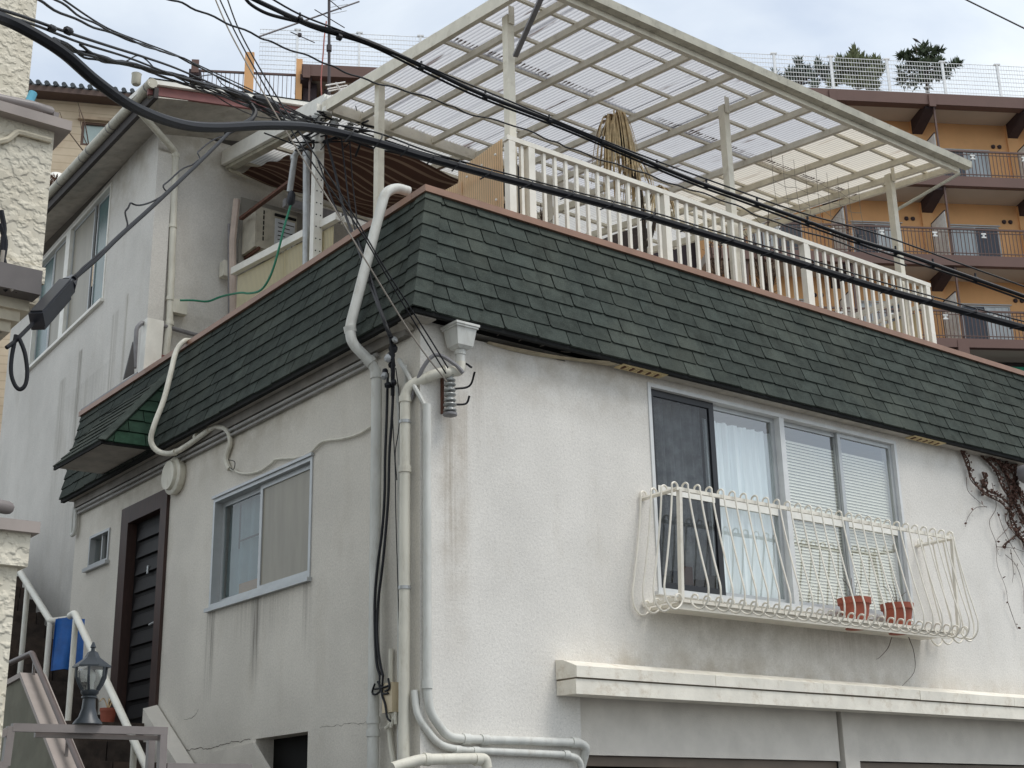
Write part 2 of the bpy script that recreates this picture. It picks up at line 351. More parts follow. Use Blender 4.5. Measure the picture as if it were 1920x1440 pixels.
wall('wall', M['wall_left'], (0,0,0), (0,1,0), (-1,0,0), (0,7.08), (0,ZS), [WL, DR, SW, CE], parent=house)
MB().box(0.05,12,7.0,7.08,0,5.3).build('wall', M['wall_left'], house)
# dark inside so that no light leaks behind the windows
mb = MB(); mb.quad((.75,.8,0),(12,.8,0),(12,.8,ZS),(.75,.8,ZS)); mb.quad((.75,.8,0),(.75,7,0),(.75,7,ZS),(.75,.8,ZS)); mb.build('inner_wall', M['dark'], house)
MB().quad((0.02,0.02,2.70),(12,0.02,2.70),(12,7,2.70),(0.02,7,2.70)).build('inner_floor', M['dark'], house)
MB().box(.27,12,.27,7.05,6.2,6.36).build('terrace_floor', paint('terrace_screed', srgb(150,146,140), .9), house)
# garage lintels, pillar and shutters below the ledge
MB().box(1.48,4.56,.06,.3,2.21,2.645).build('lintel', M['concrete'], house)
MB().box(4.80,11,.06,.3,2.215,2.645).build('lintel', M['concrete'], house)
MB().box(4.60,4.80,.035,.3,0,2.645).build('pillar', M['concrete'], house)
MB().box(4.56,4.60,.12,.3,0,2.645).build('joint', M['dark'], house)
brown_sh = paint('brown_shutter_slat', srgb(98, 84, 70), .5, .15, 4)
for a, b in ((1.52,4.55),(4.84,11)):
    sh = MB().box(a,b,.10,.16,2.13,2.205).build('shutter_box', brown_sh, house)
    for k in range(6): MB().hexa([(a,.20,2.12-.075*k-.07),(b,.20,2.12-.075*k-.07),(b,.23,2.12-.075*k-.07),(a,.23,2.12-.075*k-.07)], [(a,.16,2.12-.075*k),(b,.16,2.12-.075*k),(b,.23,2.12-.075*k),(a,.23,2.12-.075*k)]).build('shutter_slat', brown_sh, house)
    MB().quad((a,.26,0),(b,.26,0),(b,.26,2.2),(a,.26,2.2)).build('shutter_back', M['dark'], house)
# projecting ledge over the garages: coping pieces butted end to end on a rendered band
ld = MB().prism([(1.245,-.006,2.635),(1.245,-.238,2.63),(1.245,-.238,2.742),(1.245,-.006,2.742)], (10,0,0)).build('ledge', M['ledge'], house)
MB().box(1.25,11.2,-.232,-.01,2.742,2.7555).build('ledge_joint', paint('shade_line_joint', srgb(120,110,94), .9), ld)  # joint strip coloured darker to draw the shading line under the coping
xs = [1.24, 2.72, 4.05, 5.4, 6.9, 8.6, 11.3]
for a, b in zip(xs, xs[1:]):
    j = rnd.uniform(-.003,.003)
    MB().prism([(a+.003,-.004,2.756),(a+.003,-.252+j,2.754+j),(a+.003,-.254+j,2.838+j),(a+.003,-.10,2.893),(a+.003,-.004,2.905)], (b-a-.006,0,0)).build('coping', M['ledge'], ld)
# rough foot of the left wall
MB().prism([(-.03,.9,1.2),(-.03,3.3,1.2),(-.03,3.3,2.38),(-.03,2.47,2.42)], (.028,0,0)).build('plinth', M['concrete'], house)

# ------------------------------------------------------------------ windows
class Fr:                                             # local frame on a wall: u along it, d outwards, z up
    def __init__(s, O, u, n): s.O, s.u, s.n = Vector(O), Vector(u), Vector(n)
    def p(s, u, d, z): return s.O+s.u*u+s.n*d+V(0,0,z)
    def box(s, mb, u0, u1, d0, d1, z0, z1):
        return mb.hexa([s.p(u0,d0,z0),s.p(u1,d0,z0),s.p(u1,d1,z0),s.p(u0,d1,z0)], [s.p(u0,d0,z1),s.p(u1,d0,z1),s.p(u1,d1,z1),s.p(u0,d1,z1)])
    def rect(s, mb, u0, u1, z0, z1, d0, d1, wd):       # four-sided frame
        for a in ((u0,u1,z1-wd,z1),(u0,u1,z0,z0+wd),(u0,u0+wd,z0+wd,z1-wd),(u1-wd,u1,z0+wd,z1-wd)): s.box(mb, a[0],a[1],d0,d1,a[2],a[3])
        return mb
    def pane(s, mb, u0, u1, z0, z1, d): return mb.quad(s.p(u0,d,z0),s.p(u1,d,z0),s.p(u1,d,z1),s.p(u0,d,z1))
FR = Fr((0,0,0),(1,0,0),(0,-1,0)); FL = Fr((0,0,0),(0,1,0),(-1,0,0))
M['white_alu'] = paint('white_aluminium_frame', srgb(212,213,212), .4, .08, 5)
# wide window of the right wall
mb = MB(); FR.rect(mb, *WR[:2], WR[2], WR[3], -.12, .012, .035); FR.box(mb, 2.33,5.83,.0,.05,WR[2]-.03,WR[2]); FR.box(mb, 4.05,4.115,-.11,.006,WR[2]+.035,WR[3]-.035)
win = mb.build('window', M['white_alu'], house)
DIV = [2.405, 3.175, 4.05, 4.115, 4.93, 5.755]
ZM = 4.44
cols = [(2.405,3.21,-.03),(3.17,4.05,-.062),(4.115,4.96,-.062),(4.92,5.755,-.03)]
for i, (a, b, d) in enumerate(cols):
    mb = MB(); FR.rect(mb, a, b, 3.565, 5.325, d-.028, d, .045 if i else .06); mr_ = MB(); FR.box(mr_, a+.045, b-.045, d-.026, d+.004, ZM-.055, ZM+.03)
    if i: mr_.build('mid_rail', M['white'], win)
    mb.build('sash', M['alu'] if i else paint('black_sash', srgb(30,31,36), .4), win)
    if i == 0:
        s2 = MB(); FR.box(s2, a+.06, b-.06, d-.02, d+.004, ZM-.05, ZM+.02); s2.build('sash_rail', M['white'], win)
        p = MB(); FR.pane(p, a+.06, b-.06, 3.62, ZM-.05, d-.006); FR.pane(p, a+.06, b-.06, ZM+.02, 5.27, d-.006); p.build('insect_screen', M['screen'], win)
    for z0, z1 in ((3.61, ZM-.055), (ZM+.03, 5.28)):
        p = MB(); FR.pane(p, a+.045, b-.045, z0, z1, d-.014); p.build('pane', M['glass'], win)
def drape(u0, u1, z0, z1, d, folds, amp, name, mat, parent, fr):
    n = folds*8; mb = MB(); vs = []; rr = random.Random(int(u0*100)); ph = rr.uniform(0,6)
    for j in range(9):
        z = z0+(z1-z0)*j/8
        for i in range(n+1):
            u = u0+(u1-u0)*i/n; a = amp*(math.sin(i/n*folds*6.283+ph+.5*math.sin(i/n*9+ph))+.5*math.sin(i/n*folds*2.3*6.283+j*.15))
            vs.append(fr.p(u, d+a*(1.15-.4*j/8), z))
    mb.add(vs, [(j*(n+1)+i, j*(n+1)+i+1, (j+1)*(n+1)+i+1, (j+1)*(n+1)+i) for j in range(8) for i in range(n)])
    return mb.build(name, mat, parent, True)
drape(3.16, 4.06, 3.60, 5.20, -.145, 7, .028, 'curtain', M['curtain'], win, FR)
drape(2.42, 3.14, 3.62, 5.3, -.16, 6, .025, 'curtain', paint('grey_patterned_curtain', srgb(206,210,212), .9, .35, 7), win, FR)
mb = MB()
z = 3.60
while z < 5.14:
    mb.hexa([FR.p(4.13,-.095,z),FR.p(5.72,-.095,z),FR.p(5.72,-.108,z+.027),FR.p(4.13,-.108,z+.027)],[FR.p(4.13,-.096,z+.0015),FR.p(5.72,-.096,z+.0015),FR.p(5.72,-.109,z+.0285),FR.p(4.13,-.109,z+.0285)]); z += .030
bl = mb.build('blind', M['blind'], win); stuff(bl)
for i in range(5):                                     # things kept low behind the left panes
    c = [srgb(40,62,48), srgb(40,56,86), srgb(112,60,50), srgb(52,50,50), srgb(96,92,84)][i]; u = 2.5+i*.14
    mb = MB(); FR.box(mb, u, u+.10, -.125, -.09, 3.60, 3.70+.05*(i % 3)); mb.build('stored_item', paint('stored_item_%d' % i, c, .6), win)
# sliding window of the left wall
mb = MB(); FL.rect(mb, WL[0], WL[1], WL[2], WL[3], -.11, .012, .035); FL.box(mb, WL[0]-.02, WL[1]+.03, .0, .045, WL[2]-.035, WL[2]); FL.box(mb, WL[0]-.01, WL[1]+.01, .0, .03, WL[3], WL[3]+.025)
wn2 = mb.build('window', M['alu'], house)
for (a, b, d, mt) in ((1.65,2.62,-.035,'glass_frost'),(2.50,3.44,-.068,None)):
    mb = MB(); FL.rect(mb, a, b, 3.715, 4.677, d-.026, d, .045); mb.build('sash', M['alu'], wn2)
    p = MB(); FL.pane(p, a+.045, b-.045, 3.76, 4.632, d-.012); p.build('pane', M['glass_frost'] if mt else M['glass_dim_refl'], wn2)
drape(2.55, 3.42, 3.72, 4.66, -.16, 4, .02, 'curtain', paint('bluish_curtain', srgb(132,150,153), .8, .12, 3), wn2, FL)
mb = MB(); FL.box(mb, 2.58, 3.1, -.125, -.10, 3.73, 3.86); mb.build('cardboard', paint('cardboard', srgb(150,112,70), .8), wn2)
mb = MB(); FL.box(mb, 2.62, 2.64, -.12, -.11, 4.2, 4.66); FL.box(mb, 2.62, 3.15, -.12, -.11, 4.26, 4.275); FL.box(mb, 3.15, 3.165, -.12, -.11, 4.2, 4.62); mb.build('hanger', M['dark'], wn2)
# little lavatory window beside the door
mb = MB(); FL.rect(mb, *SW[:2], SW[2], SW[3], -.1, .015, .03); FL.box(mb, SW[0]-.03, SW[1]+.06, 0, .05, SW[2]-.04, SW[2]); FL.box(mb, 6.29, 6.32, -.06, -.02, SW[2]+.03, SW[3]-.03)
wn3 = mb.build('window', M['alu'], house)
p = MB(); FL.pane(p, SW[0]+.03, SW[1]-.03, SW[2]+.03, SW[3]-.03, -.05); p.build('pane', M['glass_dim_refl'], wn3)
# front door: brown frame, dark leaf with boards, cutouts, handle plate
mb = MB(); FL.box(mb, 4.50, 4.65, -.12, .035, 2.74, 5.04); FL.box(mb, 5.47, 5.66, -.12, .035, 2.74, 5.04); FL.box(mb, 4.65, 5.47, -.12, .035, 4.86, 5.04)
door = mb.build('door', M['brown_wood'], house)
mb = MB(); FL.box(mb, 4.65, 5.47, -.11, -.07, 2.74, 4.86); mb.build('door_leaf', M['door'], door)
for k in range(11):
    z = 2.82+k*.182; mb = MB()
    mb.hexa([FL.p(4.76,-.07,z),FL.p(5.37,-.07,z),FL.p(5.37,-.035,z+.01),FL.p(4.76,-.035,z+.01)],[FL.p(4.76,-.07,z+.145),FL.p(5.37,-.07,z+.145),FL.p(5.37,-.062,z+.14),FL.p(4.76,-.062,z+.14)]); mb.build('door_board', M['door'], door)
mb = MB(); FL.box(mb, 4.69, 4.735, -.07, -.052, 3.62, 3.86); mb.tube([FL.p(4.71,-.05,3.72),FL.p(4.71,.0,3.72),FL.p(4.83,.0,3.71)], .012); mb.build('door_handle', M['galv'], door)
mb = MB(); FL.box(mb, 5.02, 5.05, -.038, -.028, 4.26, 4.34); mb.build('peephole', M['alu'], door)
mb = MB(); FL.box(mb, 4.735, 4.765, -.06, -.04, 3.98, 4.02); mb.build('lock', M['alu'], door)
# dark cellar opening near the ground
mb = MB(); FL.pane(mb, CE[0], CE[1], CE[2], CE[3], -.17); mb.build('cellar_opening', M['dark'], house)
# round white vent hood high on the left wall
vh = MB().lathe((0,4.33,5.12), [(.03,.0),(.175,0),(.19,.02),(.19,.07),(.17,.085),(.15,.085),(.145,.12),(.06,.125)], (-1,0,0), 26).build('round_vent', M['pvc_cream'], house, True)

# ------------------------------------------------------------------ soffit, eaves vents and the torn corner
mb = MB(); mb.box(1.95,12,-.150,-.001,5.418,ZS); mb.box(-.150,-.001,.5,7.1,5.418,ZS); sf = mb.build('soffit', M['soffit'], house)
MB().box(-.08,.3,-.08,.0,5.55,5.56).build('soffit_void_shade', M['dark'], house)  # dark-coloured sheets here and below stand in for shade in the open hollow
MB().quad((.0,.002,ZS+.001),(2.0,.002,ZS+.001),(2.0,.002,5.75),(.0,.002,5.75)).build('soffit_void_shade', M['dark'], house)
MB().quad((.3,.17,5.3),(1.9,.17,5.3),(1.9,.17,5.5),(.3,.17,5.5)).build('soffit_void_shade', M['dark'], house)
MB().box(-.14,.06,-.13,.10,5.40,5.418).build('soffit_scrap', M['soffit'], house)
MB().prism([(-.150,.0,5.42),(-.150,.5,5.42),(-.001,.5,5.42),(-.02,.06,5.36)], (0,0,.012)).build('soffit', M['soffit'], house)
# torn soffit board sagging out of the corner
vs = []; n = 14
for i in range(n+1):
    t_ = i/n; x = .62+t_*1.34; sag = -.055*math.sin(math.pi*min(1, t_*1.15))*(1-t_)**.5-.02*(1-t_)
    for k in range(4): vs.append(V(x, -.006-(.016+.034*t_**2.2)*k, 5.428+sag*.5*(1-.1*k)+.005*math.sin(5*x+k)-.056*(1-t_)**.6))
MB().add(vs, [(i*4+k, i*4+k+1, (i+1)*4+k+1, (i+1)*4+k) for i in range(n) for k in range(3)]).build('torn_soffit', paint('torn_board', srgb(176,164,140), .8, .25, 8), house)
for k in range(5):
    x = .5+k*.22; MB().tube(curve([(x,-.03,5.44),(x+.08,-.06,5.52-.02*k),(x+.25,-.08,5.5),(x+.4,-.10,5.45)]), .004, 5).build('torn_strip', M['grey_wire'], house)
yv = paint('yellowed_vent', srgb(206,186,140), .6, .15, 6)
for x0 in (1.97, 5.93):
    ev = MB().box(x0,x0+.52,-.15,-.03,5.408,5.417).build('eaves_vent', yv, house)
    for k in range(14):
        xx = x0+.05+k*.032; MB().obox((xx,-.09,5.404), (.004,.03,0), (0,0,.0045), (.009,-.002,0)).build('louvre', yv if k % 3 else M['rust'], ev)

# ------------------------------------------------------------------ mansard band of green shingles
# slope: from (-.17, ZS) at the bottom to (+.20, 6.648) under the coping
O0, T0, Z0, Z1 = -.17, .20, ZS+.01, 6.648
man = MB(); e = .012
man.quad((O0+e,O0+e,Z0),(12,O0+e,Z0),(12,T0+e,Z1),(T0+e,T0+e,Z1)); man.quad((O0+e,O0+e,Z0),(O0+e,7.22,Z0),(T0+e,7.74,Z1),(T0+e,T0+e,Z1))
man.box(O0+.006,12,O0+.006,O0+.05,ZS-.018,ZS+.02); man.box(O0+.006,O0+.05,O0+.055,7.2,ZS-.022,ZS+.02)
man.quad((O0+e,7.22,Z0),(T0+e,7.74,Z1),(.6,7.7,Z1),(.2,7.2,Z0))
mansard = man.build('mansard_roof', M['backing'], house)
cap = MB(); cap.box(T0-.045,12,T0-.045,T0+.16,Z1-.006,Z1+.052); c1 = cap.build('coping', M['cap'], mansard)
cap = MB(); cap.box(T0-.045,T0+.16,T0+.163,7.74,Z1-.006,Z1+.052); cap.build('coping', M['cap'], mansard)
cap = MB(); cap.box(T0-.03,T0+.0,6.0,7.72,Z1+.062,Z1+.085); cap.build('flashing', M['pipe_grey'], mansard)

shingles = []          # (kind, matrix or verts, projected size)
SLOPE = math.hypot(Z1-Z0, T0-O0); ROWS = 8.62; EXP = SLOPE/ROWS; TAB = .335
def tab_mesh(wd, ht, name, skew=(0,0)):
    """one shingle tab: local x along the course, y up the slope, z outwards; butt edge proud"""
    g = .011; x0, x1 = g/2, wd-g/2; r = .018
    ol = [(x0+r*1.0,0),(x1-r*.2,0),(x1,r*.3),(x1+skew[1],ht),(x0+skew[0],ht),(x0,r)]
    vs = [(x,y,.016-.013*y/ht) for x,y in ol]+[(x,y,-.004) for x,y in ol]; k = len(ol)
    me = bpy.data.meshes.new(name); me.from_pydata(vs, [], [tuple(range(k)), tuple(reversed(range(k,2*k)))]+[(i,i+k,(i+1)%k+k,(i+1)%k) for i in range(k)]); return me
FULL = tab_mesh(TAB, EXP+.012, 'shingle'); FULL.materials.append(M['shingle'])
def course(O, ud, vd, nd, ulo, uhi, rows, off, matkey='shingle', pitch=TAB, exp=EXP, first=0):
    O, ud, vd, nd = map(Vector, (O, ud, vd, nd))
    R = Matrix((ud, vd, nd)).transposed().to_4x4()
    for i in range(first, rows):
        v0 = i*exp; v1 = v0+exp; lo0, lo1, hi0, hi1 = ulo(v0), ulo(v1), uhi(v0), uhi(v1)
        u = math.floor(min(lo0,lo1)/pitch)*pitch+(off[i % len(off)])*pitch-pitch
        while u < max(hi0,hi1):
            a0, a1, b0, b1 = max(u,lo0), max(u,lo1), min(u+pitch,hi0), min(u+pitch,hi1)
            if min(b0-a0, b1-a1) > -.05 and max(b0-a0, b1-a1) > .05:
                dz = rnd.uniform(0,.005); Mx = Matrix.Translation(O+ud*u+vd*(v0+rnd.uniform(-.005,.005))+nd*dz) @ R @ Matrix.Rotation(rnd.gauss(0,.006), 4, 'Z')
                full = abs(b0-a0-pitch) < 1e-6 and abs(b1-a1-pitch) < 1e-6 and matkey == 'shingle' and pitch == TAB
                pts = None
                if not full: pts = (a0-u, max(b0-u, a0-u+.01), a1-u, max(b1-u, a1-u+.01), exp)
                q = [to_px(O+ud*x+vd*y) for x, y in ((a0,v0),(b0,v0),(b1,v1),(a1,v1))]
                ar = abs(sum(q[k][0]*q[(k+1)%4][1]-q[(k+1)%4][0]*q[k][1] for k in range(4)))/2
                cx = sum(p_[0] for p_ in q)/4; cy = sum(p_[1] for p_ in q)/4
                if not (-100 < cx < 2050 and -100 < cy < 1550): ar *= .01
                shingles.append((ar, Mx, pts, matkey, cx < 2150))
            u += pitch
sl = (T0-O0)/(Z1-Z0); vdR = Vector((0, sl, 1)).normalized(); vdL = Vector((sl, 0, 1)).normalized()
rows = 9
course((O0,O0,Z0), (1,0,0), vdR, Vector((0,-1,sl)).normalized(), lambda v: v*vdR.y+.10, lambda v: 11.9, rows, [.55,.05,.55,.05])
course((O0,O0,Z0), (0,-1,0), vdL, Vector((-1,0,sl)).normalized(), lambda v: -(7.39+v*.42), lambda v: -(v*vdL.x+.10), rows, [.3,.8,.3,.8])
# porch hood over the door: flared skirt of the same shingles
hA, hA2, hT, hT2 = V(-.69,4.67,5.47), V(-.71,5.94,5.47), V(.10,4.95,6.40), V(.10,6.30,6.40)
hB, hB2 = V(-.155,4.63,5.47), V(-.145,5.92,5.47)
hood = MB(); hood.poly([hA,hA2,hB2,hB]); hood.build('porch_soffit', M['soffit'], mansard)
hood = MB(); i_ = V(.012,0,-.012); hood.quad(hA+i_,hA2+i_,hT2+i_,hT+i_); hood.poly([hA+V(.02,.012,0),hB+V(0,.012,0),hT+V(0,.012,-.01)]); hood.poly([hA2-V(-.02,.012,0),hB2-V(0,.012,0),hT2-V(0,.012,.01)])
hood.prism([hA+V(0,0,-.03),hA2+V(0,0,-.03),hA2,hA], (.02,0,0)); hood.prism([hA+V(0,0,-.03),hB+V(0,0,-.03),hB,hA], (0,.02,0)); hood.build('porch_hood', M['backing'], mansard)
ud = (hA-hA2).normalized(); vv = (hT-hA); vd = (vv-ud*vv.dot(ud)); hl = vd.length; vd.normalize(); nd = ud.cross(vd)
lw = (hA-hA2).length; k1 = (hT-hA2).dot(ud); k0 = (hT2-hA2).dot(ud)
course(hA2, ud, vd, nd, lambda v: k0*v/hl, lambda v: lw+(k1-lw)*v/hl-.02, int(hl/EXP), [.2,.7])
ud = (hB-hA).normalized(); vv = hT-hA; vd = vv-ud*vv.dot(ud); cl = vd.length; vd.normalize(); nd = ud.cross(vd); bw = (hB-hA).length; kt = (hT-hA).dot(ud)
if nd.y > 0: nd = -nd
course(hA, ud, vd, nd, lambda v: kt*v/cl+.03, lambda v: bw+(kt-bw)*v/cl, int(cl/EXP), [.35,.85], 'shingle_in')
MB().beam(hA+V(0,-.008,.01), hT+V(-.0,-.008,.0), .10, .014, (-.6,-.5,.6)).build('hip_strip', M['shingle'], mansard)
shingles.sort(key=lambda s_: -s_[0])
bulk = {'shingle': MB(), 'shingle_in': MB()}
SH_PARTS = 290
cnt = 0
for ar, Mx, pts, mk, vis in shingles:
    if pts is None: me = FULL
    else:
        a0, b0, a1, b1, ht = pts; g = .0045
        ol = [(a0+g,0),(b0-g,0),(b1-g,ht),(a1+g,ht)]
        vs = [(x,y,.016-.013*y/ht) for x,y in ol]+[(x,y,-.004) for x,y in ol]
        me = bpy.data.meshes.new('shingle'); me.from_pydata(vs, [], [(0,1,2,3),(7,6,5,4)]+[(i,i+4,(i+1)%4+4,(i+1)%4) for i in range(4)]); me.materials.append(M[mk])
    if cnt < SH_PARTS:
        o = bpy.data.objects.new('shingle', me); COL.objects.link(o); o.matrix_world = Mx
        o.location = Mx.to_translation(); o.rotation_euler = Mx.to_euler(); attach(o, mansard); cnt += 1
    else: bulk[mk].add([Mx @ v.co for v in me.vertices], [tuple(p.vertices) for p in me.polygons])
for mk, b in bulk.items():
    if b.v: stuff(b.build('shingle', M[mk], mansard))
# folded hip shingles on the corner edge
ed = Vector((T0-O0, T0-O0, Z1-Z0)); el = ed.length; ed.normalize(); nh = 9; EXPH = EXP*el/SLOPE
for i in range(nh):
    p0 = V(O0,O0,Z0)+ed*(i*EXPH); p1 = p0+ed*min(EXPH+.01, el-i*EXPH); wR, wL = .135, .135; out0, out1 = .030, .018
    R_, L_ = V(1,0,0), V(0,1,0); oR, oL, oM = V(0,-1,.3), V(-1,0,.3), V(-1,-1,.4)
    a = [p0+R_*wR+oR*out0, p0+oM*out0, p0+L_*wL+oL*out0, p1+R_*wR+oR*out1, p1+oM*out1, p1+L_*wL+oL*out1]
    b = [q-(oM*.012) for q in a]
    MB().add(a+b, [(0,1,4,3),(1,2,5,4),(6,9,10,7),(7,10,11,8),(0,6,7,1),(1,7,8,2),(0,3,9,6),(2,8,11,5),(3,4,10,9),(4,5,11,10)]).build('hip_shingle', M['shingle'], mansard)
# mouldings / conduits under the left eaves
mb = MB(); mb.box(-.06,-.001,.12,7.05,5.33,5.417); mb.build('eaves_board', paint('shaded_eaves_board', srgb(128,123,116), .8, .2, 5, .3), house)  # board colour darkened to paint in the shade below the eaves

# hairline cracks that the plaster shows
def crack(f, pts, wd, d=.0015):
    rr_ = random.Random(len(pts)*7+int(pts[0][0])); P = [Vector(f(*p)) for p in pts]; Q = []
    for a, b in zip(P, P[1:]):
        n = max(2, int((b-a).length/.035))
        Q += [a.lerp(b, i/n)+V(rr_.uniform(-.004,.004) if f is rwall else 0, rr_.uniform(-.004,.004) if f is lwall else 0, rr_.uniform(-.010,.010)) for i in range(n)]
    Q.append(P[-1]); off = V(0,-d,0) if f is rwall else V(-d,0,0); mb = MB()
    for a, b in zip(Q, Q[1:]):
        t_ = (b-a).normalized(); s_ = t_.cross(off.normalized())*wd*rr_.uniform(.3,.6); mb.quad(a-s_+off, a+s_+off, b+s_+off, b-s_+off)
    mb.build('crack', paint('crack_dirt', srgb(84,78,70), .95), house)
rwall = lambda x, y: ony(x, y, 0)
lwall = lambda x, y: onx(x, y, 0)
crack(lwall, [(330,1404),(352,1407),(372,1402),(392,1405),(420,1394),(470,1387)], .006)
crack(lwall, [(345,1350),(362,1346),(372,1330)], .004)
crack(lwall, [(600,1365),(640,1360),(700,1353)], .003)
# ================================================================== terrace railing (front)
rail = thing('terrace_railing', (1.15,.3,6.4), 'white steel railing of upright bars along the front edge of the roof terrace', 'railing')
RZ = 7.50
MB().box(1.10,7.14,.266,.334,RZ-.045,RZ).build('top_rail', M['rail_white'], rail)
MB().box(1.10,7.14,.28,.32,6.62,6.66).build('bottom_rail', M['rail_white'], rail)
for x in (1.15, 1.37, 3.02, 5.02, 7.08):
    MB().box(x-.036,x+.036,.264,.336,6.36,RZ-.05).build('post', M['rail_white'], rail)
bar = None
xs = [1.15+.127*k for k in range(47)]
for x in xs:
    if min(abs(x-p) for p in (1.15,1.37,3.02,5.02,7.08)) < .062: continue
    if bar is None:
        bar = MB().box(x-.015,x+.015,.285,.315,6.66,RZ-.05).build('baluster', M['rail_white'], rail); bx = x
    else:
        o = bar.copy(); COL.objects.link(o); o.location.x = bar.location.x+(x-bx)

# ================================================================== pergola with corrugated sheets
perg = thing('pergola', (4,1.7,6.4), 'cream steel pergola roofed with translucent corrugated sheets over the terrace', 'pergola')
PS = .12
def pz(y): return 8.79+PS*(y+.11)           # underside of rafters
RX = [1.53,1.92,2.48,3.10,3.70,4.28,4.86,5.49,6.10,6.68,7.03,7.27]
YF, YB = -.10, 3.46
def sl_box(mb, x0, x1, y0, y1, b, h): return mb.hexa([(x0,y0,pz(y0)+b),(x1,y0,pz(y0)+b),(x1,y1,pz(y1)+b),(x0,y1,pz(y1)+b)],[(x0,y0,pz(y0)+b+h),(x1,y0,pz(y0)+b+h),(x1,y1,pz(y1)+b+h),(x0,y1,pz(y1)+b+h)])
for x in RX: sl_box(MB(), x-.021, x+.021, YF, YB, .0, .07).build('rafter', M['pergola'], perg)
sl_box(MB(), 1.08, 1.135, YF-.06, YB+.08, -.015, .13).build('edge_beam', M['pergola'], perg)
for y in (.24, .80, 1.40, 2.0, 2.6, 3.16):
    MB().hexa([(1.14,y-.017,pz(y)+.072),(7.3,y-.017,pz(y)+.072),(7.3,y+.017,pz(y)+.075),(1.14,y+.017,pz(y)+.075)],[(1.14,y-.017,pz(y)+.102),(7.3,y-.017,pz(y)+.102),(7.3,y+.017,pz(y)+.105),(1.14,y+.017,pz(y)+.105)]).build('purlin', M['pergola'], perg)
MB().box(1.08,7.36,YF-.055,YF-.004,8.785,8.895).build('front_beam', M['pergola'], perg)
g = MB(); gz = 8.84
prof = [(0,.0),(0,.072),(-.012,.072),(-.012,.012),(-.075,.012),(-.086,.072),(-.10,.076),(-.086,0)]
g.prism([(1.05,YF-.058+a,gz+b) for a, b in prof], (6.42,0,0)); g.build('gutter', M['gutter'], perg)
MB().box(1.16,7.3,3.43,3.50,pz(3.46)-.03,pz(3.46)+.09).build('back_beam', M['pergola'], perg)
def corr_sheet(x0, x1, y0, y1, zf, mat, name, parent, pitch=.046, amp=.009, seg=8, ny=3):
    n = max(4, int((x1-x0)/pitch*seg)); mb = MB(); vs = []
    for j in range(ny+1):
        y = y0+(y1-y0)*j/ny
        for i in range(n+1):
            x = x0+(x1-x0)*i/n; vs.append((x, y, zf(y)+amp*math.sin(2*math.pi*x/pitch)))
    mb.add(vs, [(j*(n+1)+i,j*(n+1)+i+1,(j+1)*(n+1)+i+1,(j+1)*(n+1)+i) for j in range(ny) for i in range(n)])
    return mb.build(name, mat, parent, True)
xx = 1.10; k = 0
while xx < 7.3:
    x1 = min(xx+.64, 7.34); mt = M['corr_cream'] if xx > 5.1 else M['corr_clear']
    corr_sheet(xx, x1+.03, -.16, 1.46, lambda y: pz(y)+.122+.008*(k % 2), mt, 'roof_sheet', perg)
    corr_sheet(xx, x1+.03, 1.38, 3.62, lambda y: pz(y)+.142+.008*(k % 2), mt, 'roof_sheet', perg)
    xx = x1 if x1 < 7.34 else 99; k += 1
for x in (1.28, 4.12, 6.86):
    MB().box(x-.038,x+.038,.41,.49,6.36,pz(.45)+.0).build('post', M['pergola'], perg)
    MB().box(x-.03,x+.03,.39,.40,pz(.45)-.1,pz(.45)+.085).build('cleat', M['pergola'], perg)
MB().box(1.16,1.235,2.50,2.58,6.36,pz(2.55)+.01).build('post', M['pergola'], perg)
for x in (4.2,): MB().box(x-.04,x+.04,3.43,3.5,6.36,pz(3.46)-.03).build('post', M['pergola'], perg)
MB().tube([onp(1800,325,(7.27,0,0),(1,0,0)), V(6.92,.5,8.42)], .02, 8).build('brace', M['gutter'], perg)
# slanting grey strut in front of the first post
p0 = ony(966,105,.36); p1 = ony(1013,0,-.25); p1 = p0+(p1-p0)*1.5
tag(MB().beam(p0, p1, .045, .03).build('diagonal_strut', M['pipe_grey']), 'grey slanting strut bolted to the first pergola post', 'strut')

# ================================================================== lean-to roof between pergola and upper house
lean = thing('lean_to_roof', (4,5,6.4), 'low white lean-to roof with box gutter against the upper house wall', 'roof')
YL0, YL1 = 3.56, 6.12
def lz(y): return 9.30+.155*(y-3.56)
MB().hexa([(1.12,YL0,lz(YL0)-.02),(1.17,YL0,lz(YL0)-.02),(1.17,YL1,lz(YL1)-.02),(1.12,YL1,lz(YL1)-.02)],[(1.12,YL0,lz(YL0)+.17),(1.17,YL0,lz(YL0)+.17),(1.17,YL1,lz(YL1)+.17),(1.12,YL1,lz(YL1)+.17)]).build('rake_board', M['white'], lean)
MB().hexa([(1.18,YL0+.1,lz(YL0+.1)-.06),(1.28,YL0+.1,lz(YL0+.1)-.06),(1.28,YL1,lz(YL1)-.06),(1.18,YL1,lz(YL1)-.06)],[(1.18,YL0+.1,lz(YL0+.1)+.06),(1.28,YL0+.1,lz(YL0+.1)+.06),(1.28,YL1,lz(YL1)+.06),(1.18,YL1,lz(YL1)+.06)]).build('gutter', M['gutter'], lean)
MB().box(1.12,7.3,YL0-.06,YL0-.005,lz(YL0)-.02,lz(YL0)+.13).build('eaves_beam', M['white'], lean)
for x in (2.0,3.0,4.0,5.0,6.0,7.0): MB().hexa([(x,YL0,lz(YL0)-.05),(x+.05,YL0,lz(YL0)-.05),(x+.05,YL1,lz(YL1)-.05),(x,YL1,lz(YL1)-.05)],[(x,YL0,lz(YL0)+.04),(x+.05,YL0,lz(YL0)+.04),(x+.05,YL1,lz(YL1)+.04),(x,YL1,lz(YL1)+.04)]).build('rafter', M['pergola'], lean)
